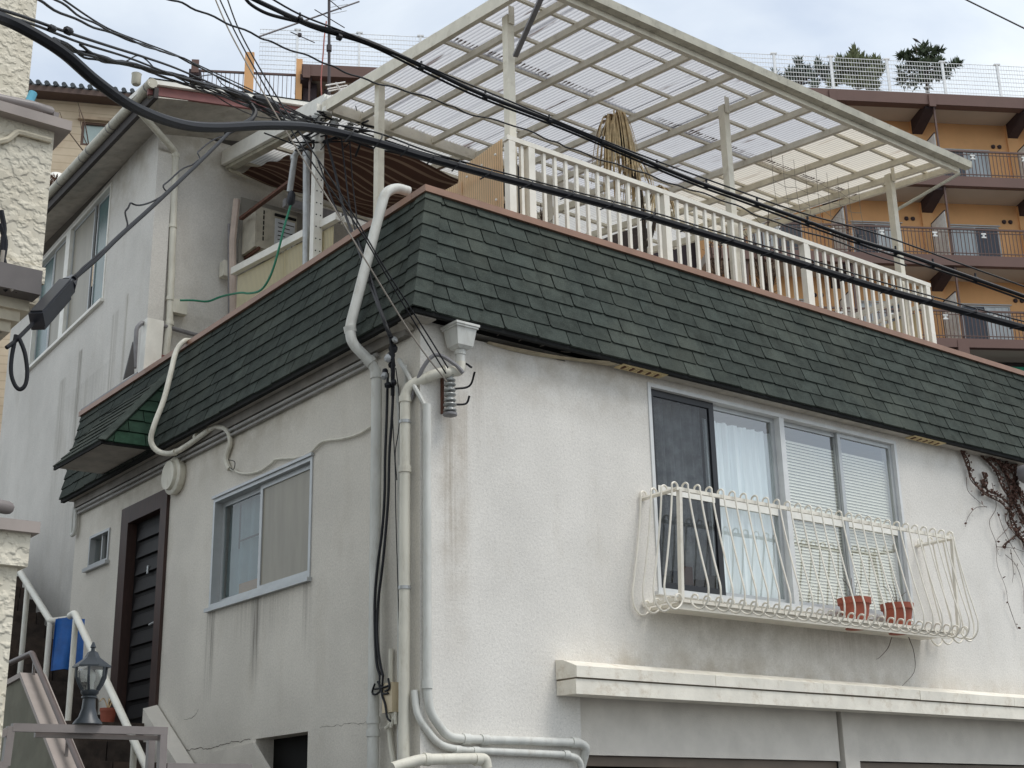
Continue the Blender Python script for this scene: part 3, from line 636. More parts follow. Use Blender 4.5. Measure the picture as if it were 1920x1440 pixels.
for y in (4.4,5.2,6.0): MB().box(1.28,7.3,y,y+.04,lz(y)+.042,lz(y)+.08).build('purlin', M['pergola'], lean)
for x in (1.18,3.2,5.2): corr_sheet(x, x+2.1, YL0-.02, YL1, lambda y: lz(y)+.10+.004*x, M['corr_back'], 'roof_sheet', lean)
MB().box(1.3,7.2,4.72,4.80,8.62,8.72).build('tie_beam', M['pipe_grey'], lean)
MB().beam((1.2,6.05,9.60),(3.3,6.05,9.45),.03,.03).build('wall_rail', M['gutter'], lean)
# striped brown sun cloth sagging below the lean-to
n, k_ = 40, 26; vs = []
for j in range(k_+1):
    y = 3.75+(5.95-3.75)*j/k_
    for i in range(n+1):
        x = 1.32+(3.9-1.32)*i/n; f = math.sin(math.pi*j/k_)
        z = lz(y)-.10-.20*f*(.6+.4*math.sin(x*3.1))-.16*((x-1.3)/2.6)**1.3*(1-j/k_*.4)-.05*abs(math.sin(y*7.2))-.03*math.sin(x*5+y*3)
        vs.append((x,y,z))
t = NT('striped_sun_cloth'); S = t.sep(); st = t.rng(t.math('SINE', t.math('MULTIPLY', S[1], 2*math.pi/.14)), .6, .9)
c = t.mix(t.math('MULTIPLY', st, .8), srgb(86,64,56), srgb(150,128,110)); c = t.mix(t.math('MULTIPLY', t.noise(3,4), .4), c, (.03,.02,.018))
d1 = t.n('ShaderNodeBsdfDiffuse', {'Color': c}); d2 = t.n('ShaderNodeBsdfTranslucent', {'Color': c}); mm = t.n('ShaderNodeMixShader', {0: .35, 1: d1.outputs[0], 2: d2.outputs[0]}); t.t.links.new(mm.outputs[0], t.out.inputs[0])
M['cloth'] = t.m
o = MB().add(vs, [(j*(n+1)+i,j*(n+1)+i+1,(j+1)*(n+1)+i+1,(j+1)*(n+1)+i) for j in range(k_) for i in range(n)]).build('sun_cloth', M['cloth'], None, True)
tag(o, 'brown striped shade cloth sagging beneath the lean-to roof', 'shade cloth')

# ================================================================== side fence of the terrace (amber and pale sheets)
fence = thing('side_fence', (1.15,2.6,6.4), 'terrace side fence of amber and pale yellow corrugated sheets on white rails', 'fence')
def vsheet(y0, y1, zb, zt0, zt1, x, mat, parent, pitch=.032):
    n = int((y1-y0)/pitch*8); vs = []
    for j in range(2):
        for i in range(n+1):
            y = y0+(y1-y0)*i/n; z = zb if j == 0 else zt0+(zt1-zt0)*i/n
            vs.append((x+.007*math.sin(2*math.pi*y/pitch), y, z))
    return MB().add(vs, [(i,i+1,n+2+i,n+1+i) for i in range(n)]).build('corrugated_sheet', mat, parent, True)
FX = 1.13
vsheet(.36, 1.02, 6.5, 7.50, 7.47, FX-.02, M['corr_amber'], fence); vsheet(.95, 2.02, 6.5, 7.33, 7.38, FX-.03, M['corr_amber'], fence)
for y, z in ((.42,7.36),(.62,7.34),(.85,7.32),(1.2,7.22),(1.5,7.21),(.42,6.92),(.62,6.90),(.85,6.88)):
    MB().lathe((FX-.045,y,z), [(.011,0),(.013,.006),(.008,.014)], (-1,0,0), 8).build('screw_cap', M['white'], fence)
MB().box(FX-.01,FX+.03,.36,2.3,7.24,7.28).build('side_rail', M['rail_white'], fence); MB().box(FX-.01,FX+.03,.36,2.3,6.9,6.94).build('side_rail', M['rail_white'], fence)
# rear half: higher handrail climbing to the house, bars and pale sheets
hz = lambda y: 7.86+.09*(y-3.0)
MB().beam((1.16,3.27,hz(3.27)),(1.16,5.72,hz(5.72)),.07,.085).build('hand_rail', M['white'], fence)
MB().beam((1.23,3.30,hz(3.3)-.01),(2.9,3.30,hz(3.3)-.10),.07,.085).build('hand_rail', M['white'], fence)
vsheet(3.42, 4.5, 6.4, hz(3.42)-.06, hz(4.5)-.06, 1.19, M['corr_pale'], fence); vsheet(4.45, 5.68, 6.4, hz(4.45)-.06, hz(5.68)-.06, 1.20, M['corr_pale'], fence)
for x in (1.38,1.56,1.74,1.92,2.10,2.3,2.5,2.7): MB().box(x-.014,x+.014,3.29,3.315,6.4,hz(3.3)-.08).build('bar', M['rail_white'], fence)
vs = [(1.3,3.55,6.4),(2.9,3.55,6.4),(2.9,3.55,7.62),(1.3,3.55,7.66)]; MB().quad(*vs).build('corrugated_sheet', M['corr_pale'], fence)
# perforated steel post that carries the service wires
post = MB().box(1.05,1.155,3.60,3.68,6.36,9.35); pst = post.build('service_post', M['white'])
tag(pst, 'white perforated steel post carrying the tangle of service wires at the terrace corner', 'post')
for k in range(9):
    for dx in (.027,.078): MB().lathe((1.05+dx,3.599,7.45+.14*k), [(.008,0),(.008,.003)], (0,-1,0), 8).build('hole', M['dark'], pst)
mb = MB().box(1.16,1.36,3.5,3.57,7.36,7.44); tag(mb.build('post_bracket', M['rail_white']), 'small white bracket clamped at the foot of the service post', 'bracket')

# ================================================================== upper house behind the terrace
A3 = math.radians(3.0); UD = V(math.sin(A3), math.cos(A3), 0); UN = V(-math.cos(A3), math.sin(A3), 0); UO = V(.30, 6.15, 0)
upper = thing('upper_house', (.3,8,0), 'taller white house behind the terrace with a maroon fascia, long gutter and two side windows', 'house')
def onu(px, py, d=0): return onp(px, py, UO+UN*d, UN)
def uc(p): p = Vector(p)-UO; return p.dot(UD), p.z
wpx = [(211,338),(201,550),(131,425),(62,694)]
a0, zt0 = uc(onu(211,338)); _, zb0 = uc(onu(199,556))
FU = Fr(UO, UD, UN)
UT = 10.0                                           # wall head under the sloping eaves
wA = (uc(onu(210,350))[0], uc(onu(136,430))[0]); wB = (uc(onu(129,440))[0], uc(onu(70,520))[0])
WZ = (zb0, zt0-.03)

hole = (.02, 0.75)
wall('wall', M['wall_upper'], UO, UD, UN, (0,6.2), (0,UT), [(wA[0],wB[1],WZ[0],WZ[1]), (.98,1.45,0,5.18)], parent=upper)
MB().prism([UO+V(0,0,0)+UD*.95-UN*.3, UO+UD*1.5-UN*.3, UO+UD*1.5-UN*.35, UO+UD*.95-UN*.35], (0,0,5.3)).build('wall', M['wall_upper'], upper)
wall('wall', M['wall_upper_front'], (.30,6.15,0), (1,0,0), (0,-1,0), (.0,5.2), (5.5,10.0), [], parent=upper)
MB().box(.28,.475,6.09,6.145,6.3,9.62).build('pilaster', M['wall_upper_front'], upper)
MB().box(5.35,5.5,6.15,9,5.5,10.0).build('wall', M['wall_upper_front'], upper)
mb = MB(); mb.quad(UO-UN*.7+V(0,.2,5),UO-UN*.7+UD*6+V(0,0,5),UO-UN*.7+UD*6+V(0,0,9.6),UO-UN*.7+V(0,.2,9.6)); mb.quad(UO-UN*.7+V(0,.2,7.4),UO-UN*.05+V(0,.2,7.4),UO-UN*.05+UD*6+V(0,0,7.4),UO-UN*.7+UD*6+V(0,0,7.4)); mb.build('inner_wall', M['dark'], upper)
# two sliding windows in one run with a post between
fr = MB(); FU.rect(fr, wA[0], wB[1], WZ[0], WZ[1], -.10, .012, .035); FU.box(fr, wA[1]+.01, wB[0]+.04, -.09, .02, WZ[0]+.035, WZ[1]-.035); FU.box(fr, wA[0]-.03, wB[1]+.03, 0, .05, WZ[0]-.04, WZ[0])
uw = fr.build('window', M['white'], upper)
L_ = wA[1]-wA[0]
panes = [(wA[0]+.04, wA[0]+L_*.40, -.05, M['glass_green']), (wA[0]+L_*.44, wA[1], -.03, M['glass_frost']), (wB[0]+.06, wB[0]+(wB[1]-wB[0])*.48, -.03, M['glass_frost']), (wB[0]+(wB[1]-wB[0])*.54, wB[1]-.05, -.05, M['glass_green'])]
for a, b, d, mt in panes:
    mb = MB(); FU.rect(mb, a, b, WZ[0]+.04, WZ[1]-.04, d-.02, d+.005, .03); mb.build('sash', M['alu'], uw)
    mb = MB(); FU.pane(mb, a+.03, b-.03, WZ[0]+.07, WZ[1]-.07, d-.008); mb.build('pane', mt, uw)
# eaves along the side: gutter, dark edge, soffit
g0, g1 = onp(279,163, UO+UN*.42, UN), onp(85,372, UO+UN*.42, UN)
gd = (g1-g0); g2 = g0+gd*2.4; g0 = g0-gd*.03
MB().tube([g0+gd*t_ for t_ in (0,.2,.5,1,1.6,2.4)], .062, 12).build('eaves_gutter', M['gutter'], upper, True)
for t_ in (.03,.17,.33,.36,.55,.62,.85,1.0): MB().tube([g0+gd*t_, g0+gd*(t_+.004)], .0665, 12).build('gutter_bracket', M['pipe_grey'], upper)
gin = -UN*.03+V(0,0,-.07)
wl = lambda t_: UO+UD*((g0+gd*t_-UO).dot(UD))-UN*.02+V(0,0,(g0+gd*t_).z-.10)
MB().prism([g0+gin+V(0,0,.03), g0+gin+V(0,0,-.11), g0+gin-UN*.05+V(0,0,-.11), g0+gin-UN*.05+V(0,0,.03)], gd*2.4).build('fascia', paint('black_weathered_fascia', srgb(52,44,42), .7, .3, 8), upper)
MB().quad(g0+gin-UN*.05+V(0,0,-.10), g0+gin-UN*.05+gd*2.4+V(0,0,-.10), wl(2.4), wl(0)+V(0,-.0,0)).build('soffit', M['soffit'], upper)
# front gable eave: maroon fascia sloping gently, soffit back to the wall
f0, f1 = ony(279,160,5.35), ony(566,201,5.35); fd = f1-f0; f2 = f0+fd*1.8
MB().prism([f0, f0+V(0,0,-.115), f0+V(0,.04,-.115), f0+V(0,.04,0)], fd*1.8).build('fascia', M['maroon'], upper)
MB().prism([f0+V(-.02,-.05,.0), f0+V(-.02,-.05,.055), f0+V(-.02,.6,.10), f0+V(-.02,.6,.04)], fd*1.8).build('drip_edge', M['white'], upper)
MB().quad(f0+V(-.02,-.06,.07), f2+V(0,-.06,.07), f2+V(0,5,.5), g0+gd*2.4+V(0,0,.1)).build('roof', paint('slate_roof', srgb(90,92,94), .8), upper)
MB().quad(f0+V(0,.04,-.108), f2+V(0,.04,-.108), V(f2.x,6.149,f2.z-.12), V(.3,6.149,f0.z-.12)).build('soffit', M['soffit'], upper)
MB().prism([f0+V(.02,.04,-.108), V(.3,6.14,f0.z-.12), wl(0), g0+gin-UN*.05+V(0,0,-.1)], (0,0,.004)).build('soffit', M['soffit'], upper)
MB().lathe(g0+V(-.15,.12,-.02), [(.04,0),(.055,.02),(.055,.13),(.06,.14)], (0,0,1), 14).build('gutter_outlet', M['gutter'], upper, True)
M['shaded_pvc'] = paint('shaded_grey_pvc', srgb(158,156,152), .6, .12, 5, .4, (.2,.18,.15))  # darker copy of the pvc, with eaves shade put into its colour
# ================================================================== pipes on the house
def pipe(name, path, r, mat, label, cat, group=None, joints=(), rj=1.18, fr=.07, n=12, jl=.05, jm=None):
    loc = Vector(path[0]); t = thing(name, loc, label, cat, group)
    pts = fillet(path, fr) if fr else path
    MB().tube(pts, r, n).build('pipe', mat, t, True)
    for a, d in joints:
        a = Vector(a); d = Vector(d).normalized(); MB().tube([a-d*jl/2, a+d*jl/2], r*rj, n).build('collar', jm or mat, t, True)
    return t
ZV = V(0,0,1)
# grey downpipe running over the mansard at the left of the corner
P = [V(.30,.62,6.86), V(.17,.62,6.86), V(.06,.62,6.78), V(-.24,.65,5.52), V(-.24,.62,5.38), V(-.075,.50,5.16), V(-.075,.50,2.0)]
pipe('downpipe', P, .043, M['pvc'], 'thick grey downpipe bent over the shingle band left of the corner', 'downpipe', 'downpipes', [(V(-.24,.645,5.50),(.3,.03,-1.26)),(V(-.12,.53,5.22),(.165,-.12,-.22)),(V(-.075,.50,5.10),ZV),(V(-.075,.5,2.45),ZV),(V(-.075,.5,2.36),ZV)], fr=.09)
# cream corner downpipe with funnel head
hx, hy = .285, -.13
fn = thing('rainwater_head', (hx,hy,5.1), 'grey box shaped rainwater hopper under the corner of the shingle band', 'rain hopper')
def frus(z0, h0, z1, h1): return MB().hexa([(hx-h0,hy-h0,z0),(hx+h0,hy-h0,z0),(hx+h0,hy+h0,z0),(hx-h0,hy+h0,z0)],[(hx-h1,hy-h1,z1),(hx+h1,hy-h1,z1),(hx+h1,hy+h1,z1),(hx-h1,hy+h1,z1)])
frus(5.20,.048,5.222,.070).build('base', M['pvc'], fn); frus(5.222,.072,5.36,.092).build('bowl', M['pvc'], fn); frus(5.36,.103,5.377,.103).build('rim', M['pvc'], fn); frus(5.377,.111,5.395,.111).build('rim', M['pvc'], fn)
MB().lathe((hx,hy,5.06), [(.038,0),(.038,.10),(.043,.1),(.043,.145)], n=14).build('spigot', M['pvc'], fn, True)
pipe('downpipe', [V(hx,hy,5.10), V(hx,hy,5.03), V(.12,-.10,5.0), V(-.07,.10,4.90), V(-.07,.10,1.9)], .041, M['pvc_cream'], 'cream downpipe running down the house corner from the hopper', 'downpipe', 'downpipes',
     [(V(-.07,.10,4.80),ZV),(V(.16,-.108,5.005),(-1,.05,0)),(V(-.07,.10,4.25),ZV)], fr=.10)
for z in (4.62, 3.36): tag(MB().tube([V(-.07,.10,z-.012),V(-.07,.10,z+.012)], .047, 14).build('pipe_clip', M['galv']), 'metal band holding the cream corner downpipe, %s' % ('upper one beneath the insulator' if z > 4 else 'lower one above the ledge height'), 'pipe clip', 'bands round the corner pipe')
# white conduits round the corner
c1 = [V(-.05,.22,5.16), V(-.035,.02,4.88), V(.02,-.04,4.72)]
pipe('conduit', c1, .018, M['pvc'], 'short slanting grey conduit stub beside the hopper pipe', 'conduit', 'conduits', fr=.03, n=8)
pipe('conduit', [V(.03,-.045,4.74), V(.03,-.045,2.62), V(.05,-.05,2.46), V(.20,-.05,2.30), V(.34,-.05,2.29), V(1.42,-.05,2.29), V(1.49,-.05,2.26), V(1.50,.03,2.12)], .032, M['pvc'], 'white conduit down the corner turning along the wall foot', 'conduit', 'conduits',
     [(V(.03,-.045,2.66),ZV),(V(.36,-.05,2.29),(1,0,0)),(V(.52,-.05,2.29),(1,0,0)),(V(1.37,-.05,2.29),(1,0,0))], fr=.08, rj=1.25, jl=.06)
pipe('conduit', [V(-.03,.03,2.62), V(-.03,.0,2.44), V(.12,-.05,2.245), V(.30,-.05,2.215), V(1.28,-.05,2.20), V(1.42,-.05,2.17), V(1.46,-.02,2.0)], .026, M['pvc'], 'thinner white conduit below the corner conduit along the wall foot', 'conduit', 'conduits',
     [(V(.28,-.05,2.215),(1,0,0)),(V(1.28,-.05,2.20),(1,0,0)),(V(.44,-.05,2.21),(1,0,0))], fr=.08, rj=1.25, jl=.05)
pipe('conduit', [ony(735,1440,-.14), ony(760,1432,-.14), ony(790,1424,-.14), ony(910,1422,-.14), ony(913,1440,-.14)], .038, M['pvc_cream'], 'weathered grey pipe bend at the bottom of the corner', 'conduit', 'conduits', [(ony(895,1424,-.14),(1,0,0)),(ony(800,1424,-.14),(1,0,-.05))], fr=.05)
pipe('conduit', [V(-.025,.40,5.05), V(-.025,.28,4.95), V(-.025,.245,4.7), V(-.025,.23,1.9)], .016, M['pvc'], 'thin grey conduit behind the black cables at the corner', 'conduit', 'conduits', fr=.06, n=8)
pipe('conduit', [V(-.03,.34,2.95), V(-.03,.345,2.3), V(-.03,.28,2.1), V(-.03,.22,2.0)], .02, M['pvc_cream'], 'short cream conduit beside the junction box at the corner foot', 'conduit', 'conduits', fr=.08, n=8)
pipe('conduit', [V(-.025,.16,5.1), V(-.02,.16,1.9)], .010, M['pvc'], 'very thin grey conduit left of the cream downpipe', 'conduit', 'conduits', [(V(-.02,.16,3.6),ZV)], fr=0, n=6, rj=1.8)
# grey flexible loop above the hopper pipe
tag(MB().tube(curve([V(-.03,.08,4.8), V(0,-.03,5.02), V(.08,-.10,5.13), V(.2,-.17,5.06), V(.26,-.2,4.99)]), .016, 8).build('flexible_hose', M['pipe_grey'], None, True), 'grey hose arching over the hopper pipe at the corner', 'hose')
# rack of spool insulators
ins = thing('insulator_rack', (.19,-.12,4.75), 'grey rack of porcelain spool insulators on the right wall by the corner', 'insulators')
MB().box(.185,.20,-.03,-.002,4.70,5.0).build('bracket', M['rust'], ins)
for z, r in ((4.97,.045),(4.89,.047),(4.81,.048),(4.73,.052)):
    MB().lathe((.205,-.10,z-.035), [(.016,0),(r*.9,.004),(r,.012),(r*.9,.022),(r*.5,.028),(r*.5,.042),(r*.9,.048),(r,.056),(r*.9,.066),(.016,.07)], n=16).build('insulator', M['insulator'], ins, True)
MB().lathe((.205,-.10,4.655), [(.02,0),(.055,.012),(.055,.03),(.02,.04)], n=14).build('end_cap', M['pipe_grey'], ins, True)
MB().tube([V(.205,-.10,4.66),V(.205,-.10,5.0)], .008, 6).build('pin', M['rust'], ins)
for k, (a, b, c) in enumerate(((V(.22,-.11,5.0),V(.31,-.14,5.09),V(.34,-.20,5.05)),(V(.23,-.11,4.88),V(.36,-.14,4.92),V(.37,-.2,5.02)),(V(.24,-.10,4.76),V(.34,-.12,4.78),V(.36,-.14,4.84)))):
    tag(MB().tube(curve([a,b,c]), .009, 6).build('jumper_wire', M['black_cable'], None, True), ('black wire tail at the top insulator by the hopper','black wire tail looping from the middle insulator','short black wire tail at the lowest insulator')[k], 'wire', 'wire tails at the insulators')
# white hose looping over the porch hood, then running under the eaves
P = curve([V(.42,4.1,6.66), onx(362,638,.28), onx(345,640,.12), onx(330,660,.02), onx(320,700,-.08), onx(307,750,-.17), onx(290,795,-.26), onx(283,826,-.28), onx(296,846,-.22), onx(322,850,-.14), onx(350,836,-.10), V(-.085,3.5,5.39)], 5)
pipe('hose', P, .028, M['pvc_cream'], 'white drain hose looping down beside the porch hood', 'hose', None, [(onx(328,848,-.13),(0,1,0)),(V(-.092,3.75,5.385),(0,1,0))], fr=0, rj=1.2)
P = [V(-.085,3.55,5.39)]+curve([onx(405,800,-.06), onx(425,806,-.05), onx(432,830,-.03), onx(424,860,-.025), onx(430,880,-.025)], 4)
pipe('hose', P, .024, M['pvc_cream'], 'white hose bending down from the eaves above the small sliding window', 'hose', None, fr=0, n=8)
P = curve([onx(430,878,-.02), onx(455,888,-.02), onx(485,884,-.02), onx(510,868,-.02), onx(520,861,-.02), onx(560,858,-.02), onx(585,846,-.02), onx(605,828,-.02), onx(640,823,-.02), onx(672,814,-.02), onx(702,796,-.02)], 4)
pipe('conduit', P, .011, M['pvc_cream'], 'thin cream cable waving along the left wall above the sliding window', 'conduit', 'conduits', fr=0, n=6)
tag(MB().tube(curve([onx(428,862,-.04), onx(440,866,-.05), onx(438,880,-.04), onx(430,876,-.04)]), .004, 5).build('wire_tie', M['black_cable']), 'dark wire tie on the white hose above the sliding window', 'wire')
for z, r, k in ((5.30,.017,0),(5.255,.014,1)):
    pipe('conduit', [V(-.045+.012*k,.55+.1*k,z), V(-.045+.012*k,7.03,z)], r, M['shaded_pvc'], ('upper grey conduit running under the left eaves','lower grey conduit running under the left eaves')[k], 'conduit', 'conduits', [(V(-.045+.012*k,y_,z),(0,1,0)) for y_ in (1.3,3.0,4.7)], fr=0, n=8)
tag(MB().tube(curve([V(-.05,7.03,5.33),V(-.05,7.07,5.2),V(-.06,7.04,5.02),V(-.05,6.98,5.06),V(-.05,7.0,5.3)]), .025, 8).build('cable_coil', M['pvc'], None, True), 'grey coiled cable end hanging at the far end of the left eaves', 'cable')
# vertical pipes of the upper house front
YF2 = 6.09
P = [onp(252,200,UO+UN*.5,UN), onp(266,214,UO+UN*.4,UN), ony(328,284,YF2), ony(329,300,YF2), ony(318,600,YF2), ony(310,675,YF2)]
pipe('downpipe', P, .042, M['pvc_cream'], 'cream downpipe on the front wall of the upper house', 'downpipe', 'downpipes', [(ony(329,292,YF2),ZV),(ony(324,424,YF2),ZV),(ony(319,560,YF2),ZV),(ony(318,606,YF2),ZV)], fr=.06)
jb = ony(325,572,YF2); tag(MB().box(jb.x-.02,jb.x+.16,jb.y-.04,jb.y+.04,jb.z-.1,jb.z+.07).build('junction_box', M['pvc_cream']), 'cream junction box on the upper house downpipe', 'box')
pipe('pipe', [ony(252,690,5.9), ony(256,615,5.9), ony(266,605,5.9), ony(300,609,6.08), ony(380,632,6.08)], .026, M['pipe_grey'], 'dark grey water pipe bent against the corner of the upper house', 'pipe', None, [(ony(300,609,6.08),(1,0,0))], fr=.05, n=8)
P0 = ony(430,540,5.95)
pipe('pipe_duct', [ony(437,590,5.95), ony(436,450,5.95), ony(444,375,5.95)], .045, paint('pinkish_duct', srgb(196,178,166), .6, .12, 5), 'pinkish beige pipe duct climbing the front wall of the upper house', 'duct', None, fr=.1, n=8)
pipe('pipe_duct', [ony(430,590,5.98), ony(429,420,5.98)], .018, M['pipe_grey'], 'thin grey pipe beside the pinkish duct', 'duct', None, fr=0, n=6)
q = ony(424,506,6.05); tag(MB().box(q.x-.06,q.x+.05,q.y-.06,q.y+.06,q.z-.1,q.z+.1).build('socket_box', M['pvc_cream']), 'small cream socket box left of the pinkish duct', 'box')
mb = MB(); mb.tube([ony(268,690,5.95),ony(268,625,5.95)], .02, 6); mb.box(.38,.40,5.6,5.9,6.7,6.9)
q = ony(281,650,5.9); bg = MB().hexa([(q.x-.10,5.8,6.66),(q.x+.10,5.8,6.66),(q.x+.10,5.95,6.66),(q.x-.10,5.95,6.66)],[(q.x-.09,5.8,7.33),(q.x+.11,5.8,7.33),(q.x+.11,5.95,7.33),(q.x-.09,5.95,7.33)]).build('plastic_sheet', M['white']); tag(bg, 'white plastic panel leaning at the corner of the upper house', 'panel')
q = ony(297,690,5.9); tag(MB().box(q.x-.08,q.x+.14,5.85,5.95,6.6,q.z+.15).build('board', M['maroon']), 'reddish brown board behind the coping beside the white panel', 'board')
tag(MB().prism([ony(232,712,5.8), ony(250,640,5.8), ony(252,700,5.8)], (0,.03,0)).build('slate_sheet', paint('dark_grey_sheet', srgb(74,72,72), .7)), 'dark grey triangular sheet leaning on the upper house corner', 'sheet')
# air conditioner on the upper house front wall
ay = 5.62
acz0, acz1 = ony(480,462,ay).z, ony(480,385,ay).z; ax0, ax1 = ony(479,420,ay).x, ony(556,440,ay).x
ac = thing('air_conditioner', ((ax0+ax1)/2,ay,acz0), 'old cream air conditioner unit hung on the shaded wall below the lean-to', 'air conditioner')
body = paint('aged_cream_casing', srgb(184,178,163), .5, .12, 6, .3)  # casing tone lowered to carry the deep shade under the cloth
MB().box(ax0,ax1,ay,ay+.34,acz0,acz1).build('casing', body, ac)
MB().box(ax0+.26,ax1-.03,ay-.008,ay,acz0+.06,acz1-.10).build('sticker_panel', paint('pale_notice', srgb(208,212,216), .5), ac)
MB().box(ax0+.25,ax1-.02,ay-.02,ay,acz1-.07,acz1-.04).build('dark_slot', M['dark'], ac)
for k in range(6): MB().box(ax0+.10,ax0+.115,ay-.006,ay,acz0+.1+k*.07,acz0+.15+k*.07).build('grille_slot', M['dark'], ac)
for k in range(7): MB().box(ax0+.30,ax0+.30+(.22,.16,.28,.1,.3,.2,.12)[k],ay-.013,ay-.008,acz1-.16-k*.055,acz1-.15-k*.055).build('print_line', M['dark'], ac)
for x in (ax0+.04,ax1-.06): MB().box(x,x+.03,ay-.02,ay+.5,acz0-.04,acz0).build('bracket', M['rust'], ac)
tag(MB().box(ax0-.03,ax1+.30,ay+.36,ay+.38,acz0-.2,acz1+.25).build('backing_board', paint('grey_board', srgb(150,146,138), .8)), 'grey board on the wall behind the old air conditioner', 'board')
# rusty angle brace, grey mast pipes with a cable grip and green cable
tag(MB().beam(onx(452,410,1.3), onx(545,340,1.15), .05, .035).build('rusty_angle', M['rust']), 'rusty angle iron slanting below the lean-to cloth', 'brace')
pipe('mast_pipe', [onx(574,505,1.10), onx(575,285,1.10)], .040, M['galv'], 'tall galvanised pipe mast beside the perforated post', 'pipe', 'mast pipes', [(onx(575,290,1.1),ZV)], fr=0)
pipe('mast_pipe', [onx(543,360,1.12), onx(553,290,1.12), onx(580,258,1.12)], .035, M['galv'], 'bent galvanised pipe hanging above the green cable', 'pipe', 'mast pipes', [(onx(551,296,1.12),(0,0,1))], fr=.05)
tag(MB().tube([onx(548,358,1.12), onx(547,364,1.12), onx(545,380,1.12), onx(544,386,1.12)], [.02,.045,.045,.02], 10).build('cable_grip', paint('dark_rubber', srgb(34,37,46), .5), None, True), 'dark rubber cable grip at the end of the bent mast pipe', 'cable grip')
P = curve([onx(545,385,1.12), onx(533,425,1.08), onx(522,470,1.06), onx(508,515,1.04), onx(490,543,1.04), onx(468,550,1.04), onx(450,549,1.04)]+[ony(a,b,5.9) for a, b in ((415,556),(390,565),(362,563),(338,563))], 4)
tag(MB().tube(P, .013, 7).build('green_cable', M['green_hose'], None, True), 'green cable drooping from the mast pipe to the downpipe box', 'cable')

# ================================================================== junction box group at the corner foot
q = onx(735,1307,-.06)
jn = tag(MB().box(-.10,-.02,q.y-.06,q.y+.07,q.z-.11,q.z+.10).build('junction_box', paint('beige_box', srgb(206,190,160), .5, .08, 8)), 'beige telephone junction box near the foot of the corner', 'box')
for k, pth in enumerate(([(732,1335),(738,1348),(727,1362),(722,1366)], [(738,1335),(736,1352),(733,1364)], [(741,1335),(742,1358)])):
    tag(MB().tube(curve([onx(a,b,-.07) for a, b in pth]), .012, 6).build('cable_tail', M['pvc_cream'], None, True), ('pale cable tail curling left under the beige junction box','pale cable tail in the middle under the beige junction box','pale cable tail at the right under the beige junction box')[k], 'cable', 'cable tails under the junction box')

# ================================================================== window guard basket with pots
bk = thing('window_guard', (4,-.3,3.35), 'white wrought iron basket guard of slanting curled bars under the wide window', 'window guard')
BZ, XL, XR, YO = 4.30, 2.24, 5.95, -.43
MB().tube([V(XL,0,BZ),V(XL,YO,BZ)], .018, 6).build('top_rail', M['rail_white'], bk); MB().box(XL-.018,XR+.018,YO-.012,YO+.012,BZ-.015,BZ+.015).build('top_rail', M['rail_white'], bk); MB().tube([V(XR,YO,BZ),V(XR,0,BZ)], .018, 6).build('top_rail', M['rail_white'], bk)
MB().box(XL+.02,XR-.10,-.33,-.01,3.36,3.385).build('shelf', M['rail_white'], bk)
MB().box(XL+.02,XR-.10,-.345,-.331,3.33,3.40).build('shelf_edge', M['rail_white'], bk)
MB().box(XL-.05,XR+.03,YO+.06,YO+.085,3.385,3.41).build('bottom_rail', M['rail_white'], bk); MB().box(XL-.05,XL-.03,YO+.085,-.0,3.385,3.41).build('bottom_rail', M['rail_white'], bk); MB().box(XR+.01,XR+.03,YO+.085,-.0,3.385,3.41).build('bottom_rail', M['rail_white'], bk)
MB().beam((XL+.02,YO,BZ),(XL+.02,YO+.05,3.39),.04,.03,(1,0,0)).build('corner_post', M['rail_white'], bk)
MB().beam((XR-.02,YO,BZ),(XR-.02,YO+.05,3.39),.03,.025,(1,0,0)).build('corner_post', M['rail_white'], bk)
def guard_bar(o):          # profile in the plane of outward direction o (unit) seen sideways: hook on top, lean, belly, curl
    p = [(-.035,.005),(-.03,.045),(.0,.062),(.03,.045),(.034,.0),(.06,-.2),(.12,-.52),(.165,-.72),(.185,-.83),(.165,-.93),(.10,-.985),(.03,-.965),(-.01,-.91),(.015,-.865),(.06,-.875),(.065,-.915)]
    return curve([Vector(o)*a+V(0,0,b) for a, b in p], 4)
def add_bars(o, pts, mb0=None):
    first = None
    for q in pts:
        if first is None:
            first = MB().tube(guard_bar(o), .0085, 6).build('bar', M['rail_white'], None, True); c0 = first.location.copy(); first.location = c0+Vector(q); attach(first, bk)
        else:
            c = first.copy(); COL.objects.link(c); c.location = first.location+(Vector(q)-q0)
        if q is pts[0]: q0 = Vector(q)
nb = 27
add_bars((0.03,-1,0), [(XL+.09+(XR-XL-.13)*k/(nb-1), YO, BZ) for k in range(nb)])
add_bars((-1,-.02,0), [(XL, YO+.03+k*.125, BZ) for k in range(4)])
add_bars((1,-.05,0), [(XR, YO+.02+k*.12, BZ) for k in range(4)])
